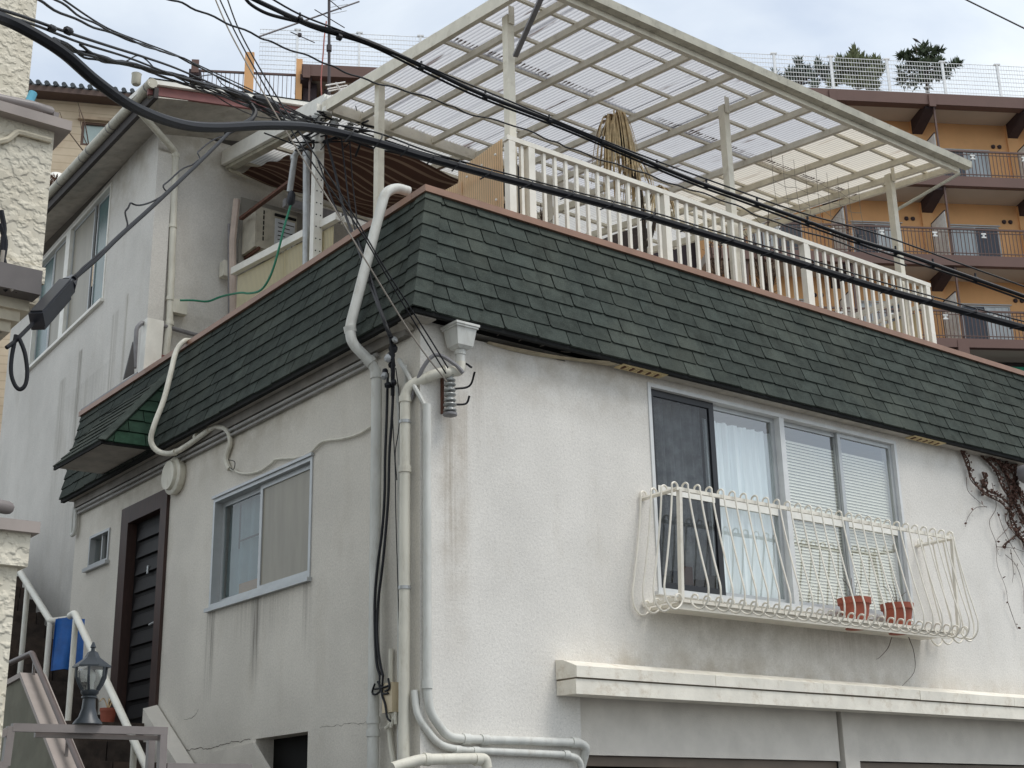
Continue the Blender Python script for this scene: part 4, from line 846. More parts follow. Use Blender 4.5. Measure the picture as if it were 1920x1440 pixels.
for k, (x, lb) in enumerate(((4.62,'left terracotta flower pot on the window guard shelf'),(5.24,'right terracotta flower pot on the window guard shelf'))):
    pt = thing('flower_pot', (x,-.22,3.385), lb, 'flower pot', 'terracotta pots in the window guard')
    MB().lathe((x,-.22,3.386), [(.10,0),(.138,.19),(.152,.19),(.155,.245),(.14,.245),(.13,.21)], n=22).build('pot', M['terracotta'], pt, True)
    MB().lathe((x,-.22,3.59), [(.128,0),(.126,.012)], n=18).build('soil', paint('dry_soil', srgb(70,56,46), 1.), pt)
    MB().lathe((x,-.22,3.352), [(.10,-.0),(.105,.008)], n=18).build('saucer', M['terracotta'], pt)
    mb = MB()
    for i in range(5):
        a = rnd.uniform(0,6.28); mb.tube(curve([V(x,-.22,3.6),V(x+.05*math.cos(a),-.22+.05*math.sin(a),3.68+.02*i),V(x+.12*math.cos(a),-.22+.1*math.sin(a),3.72+.03*i)],3), .003, 4)
    mb.build('dry_stems', M['twig'], pt)
def twig(paths, label, cat='twig', group=None, r=.004, name='dry_twig', mat='twig'):
    mb = MB()
    for p in paths: mb.tube(curve(p, 4), [r*(1-.6*i/(4*(len(p)-1))) for i in range(4*(len(p)-1)+1)], 5)
    return tag(mb.build(name, M[mat]), label, cat, group)
twig([[ony(1672,1195,-.2),ony(1665,1215,-.12),ony(1650,1232,-.05),ony(1643,1236,-.03)]], 'short dry stem hanging under the guard shelf', group='dry stems under the window guard')
twig([[ony(1704,1195,-.2),ony(1714,1225,-.08),ony(1714,1260,-.03),ony(1690,1288,-.03)]], 'long curved dry stem hanging under the guard shelf towards the ledge', group='dry stems under the window guard')
# dry creeper at the right end of the wall
cr = MB(); lf = MB(); rr = random.Random(5)
def creep(pts, r, leaves):
    c = curve([ony(a,b,-.02-rr.uniform(0,.03)) for a, b in pts], 5); cr.tube(c, [r*(1-.5*i/len(c)) for i in range(len(c))], 5)
    for i in range(leaves):
        p = c[rr.randrange(len(c))]; s_ = rr.uniform(.008,.026); a = V(rr.uniform(-1,1),rr.uniform(-.6,.1),rr.uniform(-1,1)).normalized()*s_; b = a.cross(V(rr.uniform(-1,1),rr.uniform(-1,1),rr.uniform(-1,1))).normalized()*s_*.7
        p = p+V(rr.uniform(-.02,.02),-rr.uniform(0,.03),rr.uniform(-.02,.02)); lf.quad(p-a,p+b,p+a,p-b)
main = [([(1802,845),(1812,870),(1822,895),(1845,925),(1880,945),(1900,975),(1915,1010),(1925,1040)], 60), ([(1840,855),(1865,880),(1880,915),(1905,950),(1925,985)], 60), ([(1855,858),(1875,870),(1890,905),(1895,940),(1893,970),(1905,1000),(1925,1020)], 70),
        ([(1868,862),(1885,890),(1910,920),(1925,940)], 60), ([(1885,868),(1900,890),(1898,930),(1910,960),(1925,980)], 70), ([(1902,872),(1905,905),(1915,935),(1930,960)], 50), ([(1838,900),(1850,918),(1872,928),(1890,945)], 20), ([(1842,885),(1846,900),(1840,922)], 12), ([(1910,1000),(1890,1016),(1884,1026)], 4)]
thin = [[(1812,895),(1815,920),(1835,940),(1850,952)], [(1850,950),(1830,952),(1815,970),(1810,988)], [(1860,905),(1868,950),(1855,980),(1868,1020),(1870,1060),(1885,1100),(1890,1130)], [(1905,960),(1890,990),(1868,1015),(1872,1040)], [(1870,960),(1885,1000),(1915,1055),(1925,1068)], [(1868,1025),(1900,1028),(1920,1035)], [(1895,1030),(1900,1070),(1898,1092)], [(1885,1040),(1905,1060),(1918,1100),(1920,1150)], [(1890,1130),(1902,1165),(1908,1180)]]
for p_, n_ in main: creep(p_, .011, n_*3); creep([(a_+rr.uniform(-9,9), b_+rr.uniform(-6,6)) for a_, b_ in p_], .007, n_)
for p_ in thin: creep(p_, .0035, 4)
vine = thing('dry_creeper', (7.9,-.03,4.5), 'leafless brown creeper hanging on the wall under the shingles at the right edge', 'creeper')
cr.build('stems', M['twig'], vine); o = lf.build('withered_leaves', paint('withered_leaf', srgb(92,66,56), .9, .35, 40), vine); stuff(o)
q = ony(1915,890,-.12); tag(MB().lathe(q, [(.0,0),(.10,.01),(.10,.12),(.04,.14)], (0,-1,0), 18).build('wall_lamp', M['pipe_grey'], None, True), 'grey round lamp under the shingles at the right edge', 'lamp')
# ================================================================== orange apartment building on the hill behind
AD = V(math.sin(math.radians(120.4)), math.cos(math.radians(120.4)), 0); AN = V(-math.sin(math.radians(30.4)), -math.cos(math.radians(30.4)), 0)
AN = V(AD.y, -AD.x, 0)
if AN.dot(Vector(ray(1800,480))) > 0: AN = -AN
P0 = far(1800, 480, 46.0)
def AP(px, py, off=0.): return onp(px, py, P0-AN*off, AN)
def au(px, py, off=0.): p = AP(px,py,off)-P0; return p.dot(AD), P0.z+p.z
def AQ(u, z, off): p = P0+AD*u-AN*off; return V(p.x, p.y, z)
def abox(mb, u0, u1, o0, o1, z0, z1):
    return mb.hexa([AQ(u0,z0,o0),AQ(u1,z0,o0),AQ(u1,z0,o1),AQ(u0,z0,o1)],[AQ(u0,z1,o0),AQ(u1,z1,o0),AQ(u1,z1,o1),AQ(u0,z1,o1)])
M['orange'] = paint('orange_render', srgb(224,172,120), .85, .10, .6, .1, (.36,.22,.12)); M['apt_brown'] = paint('brown_concrete_paint', srgb(108,82,74), .7, .10, .5); M['apt_dark'] = paint('dark_brown_beam', srgb(60,46,50), .7)
M['apt_soffit'] = paint('taupe_soffit', srgb(196,184,170), .85, .08, .4); M['apt_rail'] = paint('brown_iron_rail', srgb(94,70,62), .5); M['apt_white'] = paint('white_partition_board', srgb(222,222,218), .6)
apt = thing('apartment_building', P0-V(0,0,8), 'orange apartment building with brown balconies on the slope behind', 'building')
WO = 1.5                                              # wall lies this far behind the balcony fronts
uL, uR = au(566,118)[0], au(1920,190)[0]+9
zr1, zr0 = au(1850,180)[1], au(1850,200)[1]
lev = [(au(1850,332)[1], au(1850,350)[1], au(1850,282)[1]), (au(1850,480)[1], au(1850,499)[1], au(1850,428)[1]), (au(1850,635.5)[1], au(1850,652)[1], au(1850,581.5)[1])]
abox(MB(), uL, uR, 0, .35, zr0, zr1).build('roof_slab', M['apt_brown'], apt); abox(MB(), uL, uR, .35, 9, zr0+.12, zr1-.02).build('roof_slab', M['apt_soffit'], apt)
bu = au(1747,195)[0]; bay = au(1930,203)[0]-bu
ub = [bu+bay*k for k in range(-7,3)]
wtop = [zr0+.11]+[l[1]+.0 for l in lev[:2]]
for f, (zt, zb, zrl) in enumerate(lev):
    u0 = uL if f == 0 else au(1330,480)[0]
    abox(MB(), u0, uR, 0, .22, zb, zt).build('balcony_slab', M['apt_brown'], apt); abox(MB(), u0, uR, .22, WO+.2, zb+.05, zt-.02).build('balcony_slab', M['apt_soffit'], apt)
    abox(MB(), u0, uR, .05, .10, zrl-.06, zrl).build('hand_rail', M['apt_rail'], apt); abox(MB(), u0, uR, .06, .09, zt+.10, zt+.13).build('bottom_rail', M['apt_rail'], apt)
    abox(MB(), u0, uR, .06, .09, zrl-.17, zrl-.15).build('mid_rail', M['apt_rail'], apt)
    mb = MB(); u = u0
    while u < uR: abox(mb, u, u+.022, .065, .085, zt, zrl-.06); u += .135
    stuff(mb.build('railing_bars', M['apt_rail'], apt))
    top = wtop[f]
    holes = [(x+.40+.0, x+2.02, zt-.02, zt+2.0-(.0)) for x in ub if x > u0-1]
    holes = [(x+bay*.23, x+bay*.73, zt, zt+1.82) for x in ub if x > u0-1 and x+bay < uR]
    ws = wall('wall', M['orange'], AQ(0,0,WO), AD, AN, (u0,uR), (zt-.05,top+.2), holes, th=.12, parent=apt)
    for x in ub:
        if x < u0-1: continue
        abox(MB(), x-.21, x+.21, WO-.10, WO+.0, zt, top).build('pilaster', M['orange'], apt)
        abox(MB(), x-.03+.12, x+.03+.12, .10, .16, zt, top+.15).build('post', M['apt_rail'], apt)
        MB().hexa([AQ(x+.03,zt+.02,.18),AQ(x+.06,zt+.02,.18),AQ(x+.06,zt+.02,1.25),AQ(x+.03,zt+.02,1.25)],[AQ(x+.03,zt+1.72,.18),AQ(x+.06,zt+1.72,.18),AQ(x+.06,zt+1.72,1.25),AQ(x+.03,zt+1.72,1.25)]).build('partition', M['apt_white'], apt)
        mb = MB(); abox(mb, x+.02, x+.07, .16, 1.27, zt+1.72, zt+1.76); abox(mb, x+.02, x+.07, 1.25, 1.29, zt, zt+1.72); mb.build('partition_frame', M['apt_dark'], apt)
    for k, h in enumerate(holes):
        fw = .05; mb = MB()
        for a in ((h[0],h[1],h[3]-fw,h[3]),(h[0],h[0]+fw,h[2],h[3]-fw),(h[1]-fw,h[1],h[2],h[3]-fw),((h[0]+h[1])/2-.03,(h[0]+h[1])/2+.03,h[2],h[3]-fw)): abox(mb, a[0],a[1],WO+.02,WO+.07,a[2],a[3])
        abox(mb, h[0]-.05, h[1]+.05, WO-.04, WO-.002, h[3]+.005, h[3]+.04)
        wnn = mb.build('window', M['alu'], apt); mid = (h[0]+h[1])/2; cz = (h[2]+h[3])/2
        shade = [srgb(52,54,62), srgb(196,202,204), srgb(70,74,80), srgb(178,188,192)]
        for i, (a, b) in enumerate(((h[0]+fw,mid-.03),(mid+.03,h[1]-fw))):
            pn = MB().quad(AQ(a,h[2],WO+.05),AQ(b,h[2],WO+.05),AQ(b,h[3]-fw,WO+.05),AQ(a,h[3]-fw,WO+.05)); c = shade[(k*3+i+f) % 4]; key = 'apt_pane_%d' % ((k*3+i+f) % 4)
            if key not in M: M[key] = paint(key, c, .12, .18, 2.2, stretch=(3,3,.3))
            pn.build('pane', M[key], wnn)
            cn = MB().quad(AQ(a,h[2],WO+.09),AQ(b,h[2],WO+.09),AQ(b,h[3]-fw,WO+.09),AQ(a,h[3]-fw,WO+.09))
        for uu in (x0 for x0 in (h[1]+.22, h[1]+.46)):
            MB().lathe(AQ(uu, h[3]-.02+.22, WO-.001), [(.075,0),(.085,.02),(.06,.07),(.0,.075)], AN, 10).build('vent_cap', M['apt_dark'], apt)
        for uu in (h[0]+.35, h[1]+.42):
            mb = MB(); abox(mb, uu, uu+.17, .02, .055, zrl-.23, zrl-.18); abox(mb, uu, uu+.17, .02, .055, zrl-.36, zrl-.31); abox(mb, uu+.05, uu+.12, .03, .055, zrl-.31, zrl-.23); mb.build('rail_plate', M['apt_white'], apt)
    if f < 2:
        for x in ub[:]:
            if x < u0-1: continue
            MB().hexa([AQ(x-.19,zb-.42,WO),AQ(x+.19,zb-.42,WO),AQ(x+.19,zb-.12,.35),AQ(x-.19,zb-.12,.35)][0:2]+[AQ(x+.19,zb-.10,.15),AQ(x-.19,zb-.10,.15)],[AQ(x-.19,zb+.05,WO),AQ(x+.19,zb+.05,WO),AQ(x+.19,zb+.05,.15),AQ(x-.19,zb+.05,.15)]).build('beam', M['apt_dark'], apt)
for x in ub:
    MB().hexa([AQ(x-.19,zr0-.46,WO),AQ(x+.19,zr0-.46,WO),AQ(x+.19,zr0-.10,.12),AQ(x-.19,zr0-.10,.12)],[AQ(x-.19,zr0+.12,WO),AQ(x+.19,zr0+.12,WO),AQ(x+.19,zr0+.12,.12),AQ(x-.19,zr0+.12,.12)]).build('beam', M['apt_dark'], apt)
    abox(MB(), x-.10, x+.14, -.05, 0, zr0-.10, zr1-.05).build('beam_end', M['apt_brown'], apt)
    MB().hexa([AQ(x-.19,lev[2][1]-.42,WO),AQ(x+.19,lev[2][1]-.42,WO),AQ(x+.19,lev[2][1]-.25,-.02),AQ(x-.19,lev[2][1]-.25,-.02)],[AQ(x-.19,lev[2][1]+.05,WO),AQ(x+.19,lev[2][1]+.05,WO),AQ(x+.19,lev[2][1]+.25,-.02),AQ(x-.19,lev[2][1]+.25,-.02)]).build('beam', M['apt_brown'], apt)
abox(MB(), uL, uR, WO+.3, 9, 0, zr0).build('core', M['apt_dark'], apt)
abox(MB(), au(1330,480)[0], uR, WO, WO+.2, lev[2][1]-3.4, lev[2][1]).build('wall', paint('dark_basement', srgb(70,62,60), .9), apt)
# left end of the top storey: dark red base and recess
abox(MB(), uL+.02, uL+3.6, WO-.2, WO-.02, au(650,172)[1]-.6, au(650,168)[1]).build('wall_base', paint('dark_red_base', srgb(112,52,40), .8), apt)
abox(MB(), uL+.05, uL+.5, .5, WO, au(650,172)[1]-.6, zr0).build('shutter', M['apt_dark'], apt); abox(MB(), uL+.75, uL+.95, .5, WO, au(650,172)[1]-.6, zr0-.2).build('shutter', M['apt_dark'], apt)
tag(MB().tube([AP(1840,690,1),AP(1925,693,1)], .09, 8).build('green_pipe', M['green_hose']), 'green pipe running below the lowest apartment balcony', 'pipe')
# roof walkway railing with two orange posts at the left
wk = thing('walkway_railing', AP(465,180,.5), 'brown walkway railing with thin bars left of the orange pillar', 'railing')
zt_, zb_ = au(560,139.5,.5)[1], au(560,180,.5)[1]-.6
ua, ubb = au(373,132,.5)[0], au(557,140,.5)[0]
abox(MB(), ua, ubb, .47, .53, zt_-.07, zt_).build('hand_rail', M['apt_rail'], wk); abox(MB(), ua, ubb, .48, .52, zb_+.3, zb_+.34).build('bottom_rail', M['apt_rail'], wk); abox(MB(), ua, ua+.05, .47,.53, zb_, zt_-.07).build('post', M['apt_rail'], wk)
mb = MB(); u = ua+.15
while u < ubb: abox(mb, u, u+.02, .49, .51, zb_, zt_-.07); u += .145
stuff(mb.build('bars', M['apt_rail'], wk))
for (xa, xb, yt, lb) in ((460,477,97,'tall orange pillar rising through the walkway railing'),(556,567.5,110,'orange pillar at the left end of the apartment roof')):
    u0, z1 = au(xa,yt,.3); u1, _ = au(xb,yt,.3)
    tag(abox(MB(), u0, u1, .3, .46 if xa < 500 else .9, zb_-.4, z1).build('pillar', M['orange']), lb, 'pillar')
# ------------------------------------------------------------------ wire fence along the top and picket edge
wf = thing('wire_fence', AQ(au(1560,165,7)[0], au(1560,165,7)[1], 7), 'tall white wire mesh fence along the hilltop', 'fence')
M['fence'] = paint('white_fence_wire', srgb(226,228,230), .5)
FO = 7.0
zf1 = au(1560,108,FO)[1]; zf0 = au(1560,172,FO)[1]-1.2; up0 = au(1560,140,FO)[0]; sp = au(1665,140,FO)[0]-up0
u0, u1 = up0-sp*9.6, up0+sp*5
for k in range(-9,6):
    abox(MB(), up0+sp*k-.045, up0+sp*k+.045, FO-.05, FO+.05, zf0, zf1+.05).build('post', M['fence'], wf)
    abox(MB(), up0+sp*k-.13, up0+sp*k+.13, FO-.07, FO+.07, zf1+.02, zf1+.07).build('post_bracket', M['fence'], wf)
mb = MB()
for k in range(10): z = zf0+1.05+(zf1-zf0-1.05)*k/9; abox(mb, u0, u1, FO-.010, FO+.010, z-.010, z+.010)
mb.build('horizontal_wires', M['fence'], wf)
mb = MB(); u = u0
while u < u1: abox(mb, u, u+.010, FO+.011, FO+.019, zf0, zf1); u += .115
stuff(mb.build('vertical_wires', M['fence'], wf))
pk = thing('roof_picket_rail', AQ(au(1700,175,.6)[0], zr1, .6), 'low white picket rail along the edge of the apartment roof', 'railing')
pu0 = au(1440,160,.6)[0]; zp = zr1+.36
abox(MB(), pu0, uR, .57, .61, zp-.03, zp).build('hand_rail', M['fence'], pk)
mb = MB(); u = pu0
while u < uR: abox(mb, u, u+.035, .58, .605, zr1-.05, zp-.03); u += .125
stuff(mb.build('pickets', M['fence'], pk))
# ------------------------------------------------------------------ trees behind the fence, bird
def crown(rr, blobs, n, size, droop=.2, upt=0.):
    mb = MB()
    for (c, r, sq) in blobs:
        c = Vector(c)
        for i in range(n):
            d = V(rr.gauss(0,1), rr.gauss(0,1), rr.gauss(0,1)).normalized(); q = rr.random()**.45
            p = c+V(d.x*r*q, d.y*r*q, d.z*r*sq*q)*1.25
            o = (d+V(0,0,upt)+V(rr.uniform(-.6,.6), rr.uniform(-.6,.6), rr.uniform(-.6,.6))).normalized()
            s_ = size*rr.uniform(.6,1.4); side = o.cross(V(rr.uniform(-1,1),rr.uniform(-1,1),rr.uniform(-1,1))).normalized()*s_*.22
            mb.add([p-side, p+side, p+o*s_], [(0,1,2)])
    return mb
def leafm(name, rgb): return paint(name, rgb, .8, .35, 1.2, rand=.0)
def tree(px, base_py, top_py, d, blobs, lb, mt, n, size, seed, upt):
    rr = random.Random(seed); base, top = far(px,base_py,d), far(px,top_py,d)
    t = thing('evergreen_tree', base, lb, 'tree', 'trees behind the hilltop fence'); k = d/2728
    mb = MB(); mb.tube([base-V(0,0,2), base*.5+top*.5+V(.05,0,0), top*.85+base*.15], [.13,.07,.02], 7)
    B_ = []
    rt = Vector(B[0])
    for (x, y, r, sq) in blobs:
        c = far(x, y, d+rr.uniform(-.4,.4)); B_.append((c, r*k, sq)); mb.tube([base*.6+top*.4+V(rr.uniform(-.1,.1),0,rr.uniform(-.3,.3)), c], [.045,.01], 5)
    mb.build('trunk', M['bark'], t); crown(rr, B_, n, size, upt=upt).build('crown', mt, t)
g1 = leafm('olive_leaf', srgb(108,114,82)); g2 = leafm('dark_pine_leaf', srgb(70,82,60)); g3 = leafm('grey_green_leaf', srgb(88,100,86))  # leaf colours lightened to paint in distance haze
rr = random.Random(3)
def spread(cx, cy, wx, wy, n, r0, r1, rr): return [(cx+rr.uniform(-wx,wx), cy+rr.uniform(-wy,wy), rr.uniform(r0,r1), rr.uniform(.6,1.1)) for _ in range(n)]
tree(1605,175,98,58, [(1603,100,6,1.8),(1598,112,9,1.2),(1612,112,8,1.3),(1580,122,12,1.2),(1604,124,14,1),(1626,122,12,1.2),(1640,116,7,1.4),(1648,125,8,1.2)]+spread(1604,140,46,22,26,6,10,rr), 'bushy olive green tree behind the wire fence, left of the pine', g1, 85, .27, 4, 1.0)
tree(1500,175,112,60, [(1497,118,5,1.8),(1500,128,8,1.3),(1512,133,8,1.2),(1535,120,5,1.6),(1536,132,8,1.2),(1482,138,9,1),(1455,140,6,1.4),(1556,130,8,1.2),(1575,118,5,1.8)]+spread(1510,148,50,16,16,5,9,rr), 'thin grey green tree with upright shoots, leftmost behind the fence', g3, 50, .27, 9, 1.0)
tree(1735,175,88,58, [(1733,90,7,1),(1722,97,9,.6),(1745,99,10,.6),(1758,97,6,.5),(1700,104,6,.5),(1690,104,4,.7),(1735,107,14,.5),(1712,120,14,.6),(1740,122,15,.6),(1765,128,12,.6),(1785,124,9,.5),(1797,120,5,.6),(1695,134,12,.6),(1722,138,16,.6),(1752,142,14,.6),(1775,140,10,.6),(1700,152,16,.6),(1730,156,16,.6)]+spread(1735,125,44,26,10,3,6,rr), 'layered dark pine tree behind the wire fence with a bird on top', g2, 62, .26, 6, .5)
tw = far(1716,82,57.5); tw0 = far(1719,100,57.5)
tag(MB().tube([tw0, tw], .015, 5).build('bare_twig', M['twig']), 'bare upright twig above the pine carrying the bird', 'twig')
bc = far(1717.5,75.5,57.5); rt = Vector(B[0])
bird = MB(); axb = (rt*.8+V(0,0,-.62)).normalized()
bird.tube([bc-axb*.16, bc-axb*.13, bc-axb*.09, bc-axb*.05, bc+axb*.02, bc+axb*.08, bc+axb*.15, bc+axb*.24], [.008,.03,.042,.05,.062,.045,.03,.022], 10)
bird.tube([bc-axb*.155, bc-axb*.21-V(0,0,.01)], [.014,.002], 6); bird.prism([bc-V(.03,0,.05)+axb*.02, bc+axb*.17+V(0,0,-.02), bc+axb*.05+V(0,0,.03)], (0,.02,0))
bird.tube([bc-V(0,0,.05), tw], [.008,.005], 5)
tag(bird.build('bird', paint('dark_plumage', srgb(48,46,48), .6), None, True), 'dark bird perched on the twig above the pine', 'bird')

# ================================================================== tan tiled house at the far left
TD = V(.908,-.419,0); TN = V(-.419,-.908,0); T0_ = far(170,200,27.0)
def TP(px, py, off=0.): return onp(px, py, T0_-TN*off, TN)
th = thing('tan_house', T0_-V(0,0,6), 'tan boarded house with grey tiled roof behind the left building', 'house')
tanm = NT('tan_siding'); S = tanm.sep(); cc = tanm.mix(tanm.rng(tanm.noise(2.,4),.3,.7), srgb(188,168,142), srgb(206,188,162)); cc = tanm.mix(tanm.math('MULTIPLY', tanm.rng(tanm.math('SINE', tanm.math('MULTIPLY', S[2], 2*math.pi/.17)), .86, .98), .35), cc, srgb(140,120,98)); tanm.bsdf(cc, .85)
def tw_(px, py, off=0.): p = TP(px,py,off)-T0_; return p.dot(TD), T0_.z+p.z
def TQ(u, z, off): p = T0_+TD*u-TN*off; return V(p.x,p.y,z)
def tbox(mb, u0,u1,o0,o1,z0,z1): return mb.hexa([TQ(u0,z0,o0),TQ(u1,z0,o0),TQ(u1,z0,o1),TQ(u0,z0,o1)],[TQ(u0,z1,o0),TQ(u1,z1,o0),TQ(u1,z1,o1),TQ(u0,z1,o1)])
u0, z1 = tw_(40,186); u1 = u0+6; z1 = tw_(170,194)[1]
wu0, wz1 = tw_(154,228); wu1, wz0 = tw_(212,277)
wall('wall', tanm.m, V(T0_.x,T0_.y,0), TD, TN, (u0-2,u1), (0,z1), [(wu0,wu1,wz0,wz1)], th=.1, parent=th)
fr = MB(); [tbox(fr,*a) for a in ((wu0,wu1,.0,.08,wz1-.05,wz1),(wu0,wu1,.0,.08,wz0,wz0+.05),(wu0,wu0+.05,.0,.08,wz0+.05,wz1-.05),(wu1-.05,wu1,0,.08,wz0+.05,wz1-.05))]; tww = fr.build('window', paint('brown_window_frame', srgb(98,72,58), .6), th)
MB().quad(TQ(wu0+.05,wz0+.05,.05),TQ(wu1-.05,wz0+.05,.05),TQ(wu1-.05,wz1-.05,.05),TQ(wu0+.05,wz1-.05,.05)).build('pane', paint('pale_pane', srgb(178,194,190), .15, .15, 2), tww)
tbox(MB(), wu0-.08, wu1+.1, -.10, -.005, wz1+.02, wz1+.09).build('shutter_box', paint('tan_shutter_box', srgb(178,156,130), .7), tww)
MB().hexa([TQ(u0-2,z1+.0,-.35),TQ(u1,z1+.0,-.35),TQ(u1,z1+.05,4),TQ(u0-2,z1+.05,4)],[TQ(u0-2,z1+.12,-.35),TQ(u1,z1+.12,-.35),TQ(u1,z1+.17,4),TQ(u0-2,z1+.17,4)]).build('eaves', paint('brown_eaves', srgb(92,74,66), .7), th)
tl = paint('grey_roof_tile', srgb(98,104,108), .7, .2, 3); first = None; nt_ = 0; u = u0-.5
while u < u1-2:
    o = MB().tube([TQ(u,z1+.16,-.42),TQ(u+.03,z1+.42,.35)], [.05,.05], 8).build('roof_tile', tl, th); u += .17
MB().hexa([TQ(u0-2,z1+.12,-.30),TQ(u1,z1+.12,-.30),TQ(u1,z1+1.2,3),TQ(u0-2,z1+1.2,3)],[TQ(u0-2,z1+.18,-.30),TQ(u1,z1+.18,-.30),TQ(u1,z1+1.25,3),TQ(u0-2,z1+1.25,3)]).build('roof', tl, th)
q = far(106,332,25); tag(MB().lathe(q-V(0,0,.15), [(.0,-.3),(.16,-.25),(.20,-.05),(.19,.08),(.12,.2),(.0,.24)], n=18).build('white_drum', M['white'], None, True), 'white rounded drum beyond the long gutter at the left', 'drum')
rr = random.Random(8); bush = crown(rr, [(far(98,350,24.5),.10,1),(far(104,342,24.5),.10,1),(far(92,362,24.5),.14,1),(far(86,378,24.5),.14,1)], 130, .08).build('bush', leafm('reddish_leaf', srgb(120,86,66))); tag(bush, 'reddish bush in front of the white drum by the gutter', 'bush')
for k, pth in enumerate(([(170,300),(140,262),(122,236),(112,210)], [(172,290),(155,250),(148,205)], [(168,282),(160,235),(150,205),(146,192)])):
    twig([[far(a,b,22) for a, b in pth]], ('bare branch reaching left before the tan wall','bare branch rising before the tan wall beside its window','bare branch crossing the window of the tan house')[k], 'branch', 'bare branches before the tan house', .012, 'bare_branch')

# ================================================================== cream rough cast building at the left edge
t = NT('rough_cast_cream'); nzz = t.noise(26., 2, .4, (1,1,1.15)); n2 = t.noise(9., 3); h = t.rng(nzz, .40, .66)
c = t.mix(t.rng(n2,.3,.7), srgb(204,196,178), srgb(216,209,192)); t.bsdf(c, .85, t.math('ADD', h, t.math('MULTIPLY', t.noise(90,2), .12)), .009, .8, spec=.25); M['rough'] = t.m
M['trim_cream'] = paint('cream_moulding', srgb(208,198,176), .7, .12, 6, .2, (.35,.28,.2), bump=.004, bscale=40); M['mauve'] = paint('mauve_brown_metal', srgb(128,120,117), .4, .1, 8); M['coping_mauve'] = paint('mauve_coping', srgb(160,149,142), .6, .08, 6)
NY = -2.4
nb_ = thing('cream_building', V(-4.6,-2,2), 'cream rough cast building with a balcony parapet at the left edge', 'building')
xe = ony(88,400,NY).x; zc = ony(60,236,NY).z; zlo = ony(40,566,NY).z; zm = ony(60,500,NY).z
MB().box(-9,xe,NY,NY+3.2,zlo,zc).build('parapet', M['rough'], nb_)
MB().box(-9,xe+.012,NY-.02,NY+.0,zlo+.10,zm-.0).build('band', M['rough'], nb_)
MB().box(-9,xe+.06,NY-.06,NY+.25,zc,zc+.05).build('coping', M['coping_mauve'], nb_)
for k, (dz, dd) in enumerate(((.0,.0),(-.05,-.03),(-.10,-.06))): MB().box(-9,xe-.05-.03*k,NY-.03+.02*k,NY+.6,zlo+dz-.05,zlo+dz).build('moulding', M['trim_cream'], nb_)
MB().prism([V(-9,NY+.02,zlo-.15),V(xe-.14,NY+.02,zlo-.15),V(xe-.75,NY+.05,zlo-.55),V(-9,NY+.05,zlo-.6)], (0,1.4,0)).build('soffit', paint('taupe_underside', srgb(140,130,116), .9, .1, 3), nb_)
yu = NY+.9; xu = ony(60,100,yu).x
MB().box(-9,xu,yu,yu+2.5,zc-.3,zc+6).build('wall', M['rough'], nb_)
cp = [ony(a,b,NY-.015) for a, b in ((-20,270),(0,265),(15,261),(28,251),(36,248),(60,254),(96,264))]; MB().tube(curve(cp,4), .014, 6).build('moulding', M['trim_cream'], nb_)
rl = [ony(-30,180,NY+.08), ony(60,199,NY+.08), ony(92,207,NY+.08)]
pr = thing('balcony_rail', ony(40,195,NY+.08), 'mauve brown pipe handrail on the cream balcony parapet', 'railing'); MB().tube(rl+[rl[-1]+V(0,.25,-.01)], .026, 12).build('pipe', M['mauve'], pr, True); q = ony(78,208,NY+.08)
MB().tube([V(q.x,q.y,zc+.04),V(q.x,q.y,q.z-.0)], .010, 6).build('support', M['mauve'], pr); MB().box(q.x+.05,q.x+.075,NY+.05,NY+.10,zc+.05,q.z-.0).build('support', M['mauve'], pr)
tag(MB().tube([ony(44,218,NY+.5), ony(62,174,NY+.5)], .022, 10).build('blue_pole', paint('cyan_plastic', srgb(96,172,196), .4)), 'light blue pole leaning behind the balcony rail', 'pole')
q = ony(29,527,NY-.08); eb = tag(MB().box(q.x-.105,q.x+.10,NY-.13,NY-.022,q.z-.06,q.z+.055).build('electric_box', paint('grey_box', srgb(98,92,90), .5)), 'small grey electric box on the cream wall at the left edge', 'box')
for k, pth in enumerate(([(2,395),(8,430),(4,470),(10,500),(20,535),(33,545)],[(0,420),(10,452),(7,480),(0,505),(2,530),(14,545)])):
    tag(MB().tube(curve([ony(a,b,NY-.10) for a, b in pth],4), .012, 7).build('cable', M['black_cable'], None, True), ('black cable ending under the grey box at the left edge','second black cable curling left of the grey box')[k], 'cable', 'cables at the grey box')
tag(MB().tube(curve([ony(a,b,NY-.12) for a, b in ((6,470),(3,500),(8,520),(24,545))],4), .009, 7).build('cable', M['grey_wire'], None, True), 'pale cable beside the black cables at the left edge', 'cable')
# gate pillar below
gp = thing('gate_pillar', ony(10,1440,-2.9), 'cream rough cast gate pillar with a mauve cap at the lower left', 'pillar'); gx = ony(36,1030,-2.9).x; gz1 = ony(20,1000,-2.9).z
MB().box(-6,gx,-2.9,-2.5,1.2,gz1-.13).build('shaft', M['rough'], gp); MB().box(-6,gx+.03,-2.93,-2.47,gz1-.13,gz1).build('head', M['rough'], gp); MB().box(-6,gx+.055,-2.96,-2.44,gz1,gz1+.045).build('cap', M['coping_mauve'], gp)
for (ya, yb) in ((1305,1345),(1350,1440)): MB().box(-6,ony(6 if ya<1340 else 2,ya,-2.93).x,-2.93,-2.9,ony(5,yb,-2.93).z,ony(5,ya,-2.93).z).build('quoin', M['rough'], gp)
q0 = ony(-10,948,-2.2); tag(MB().tube([q0, ony(14,952,-2.2), ony(14,952,-1.9)], .03, 10).build('pipe_rail_end', M['mauve'], None, True), 'end of a mauve pipe rail above the gate pillar', 'railing')

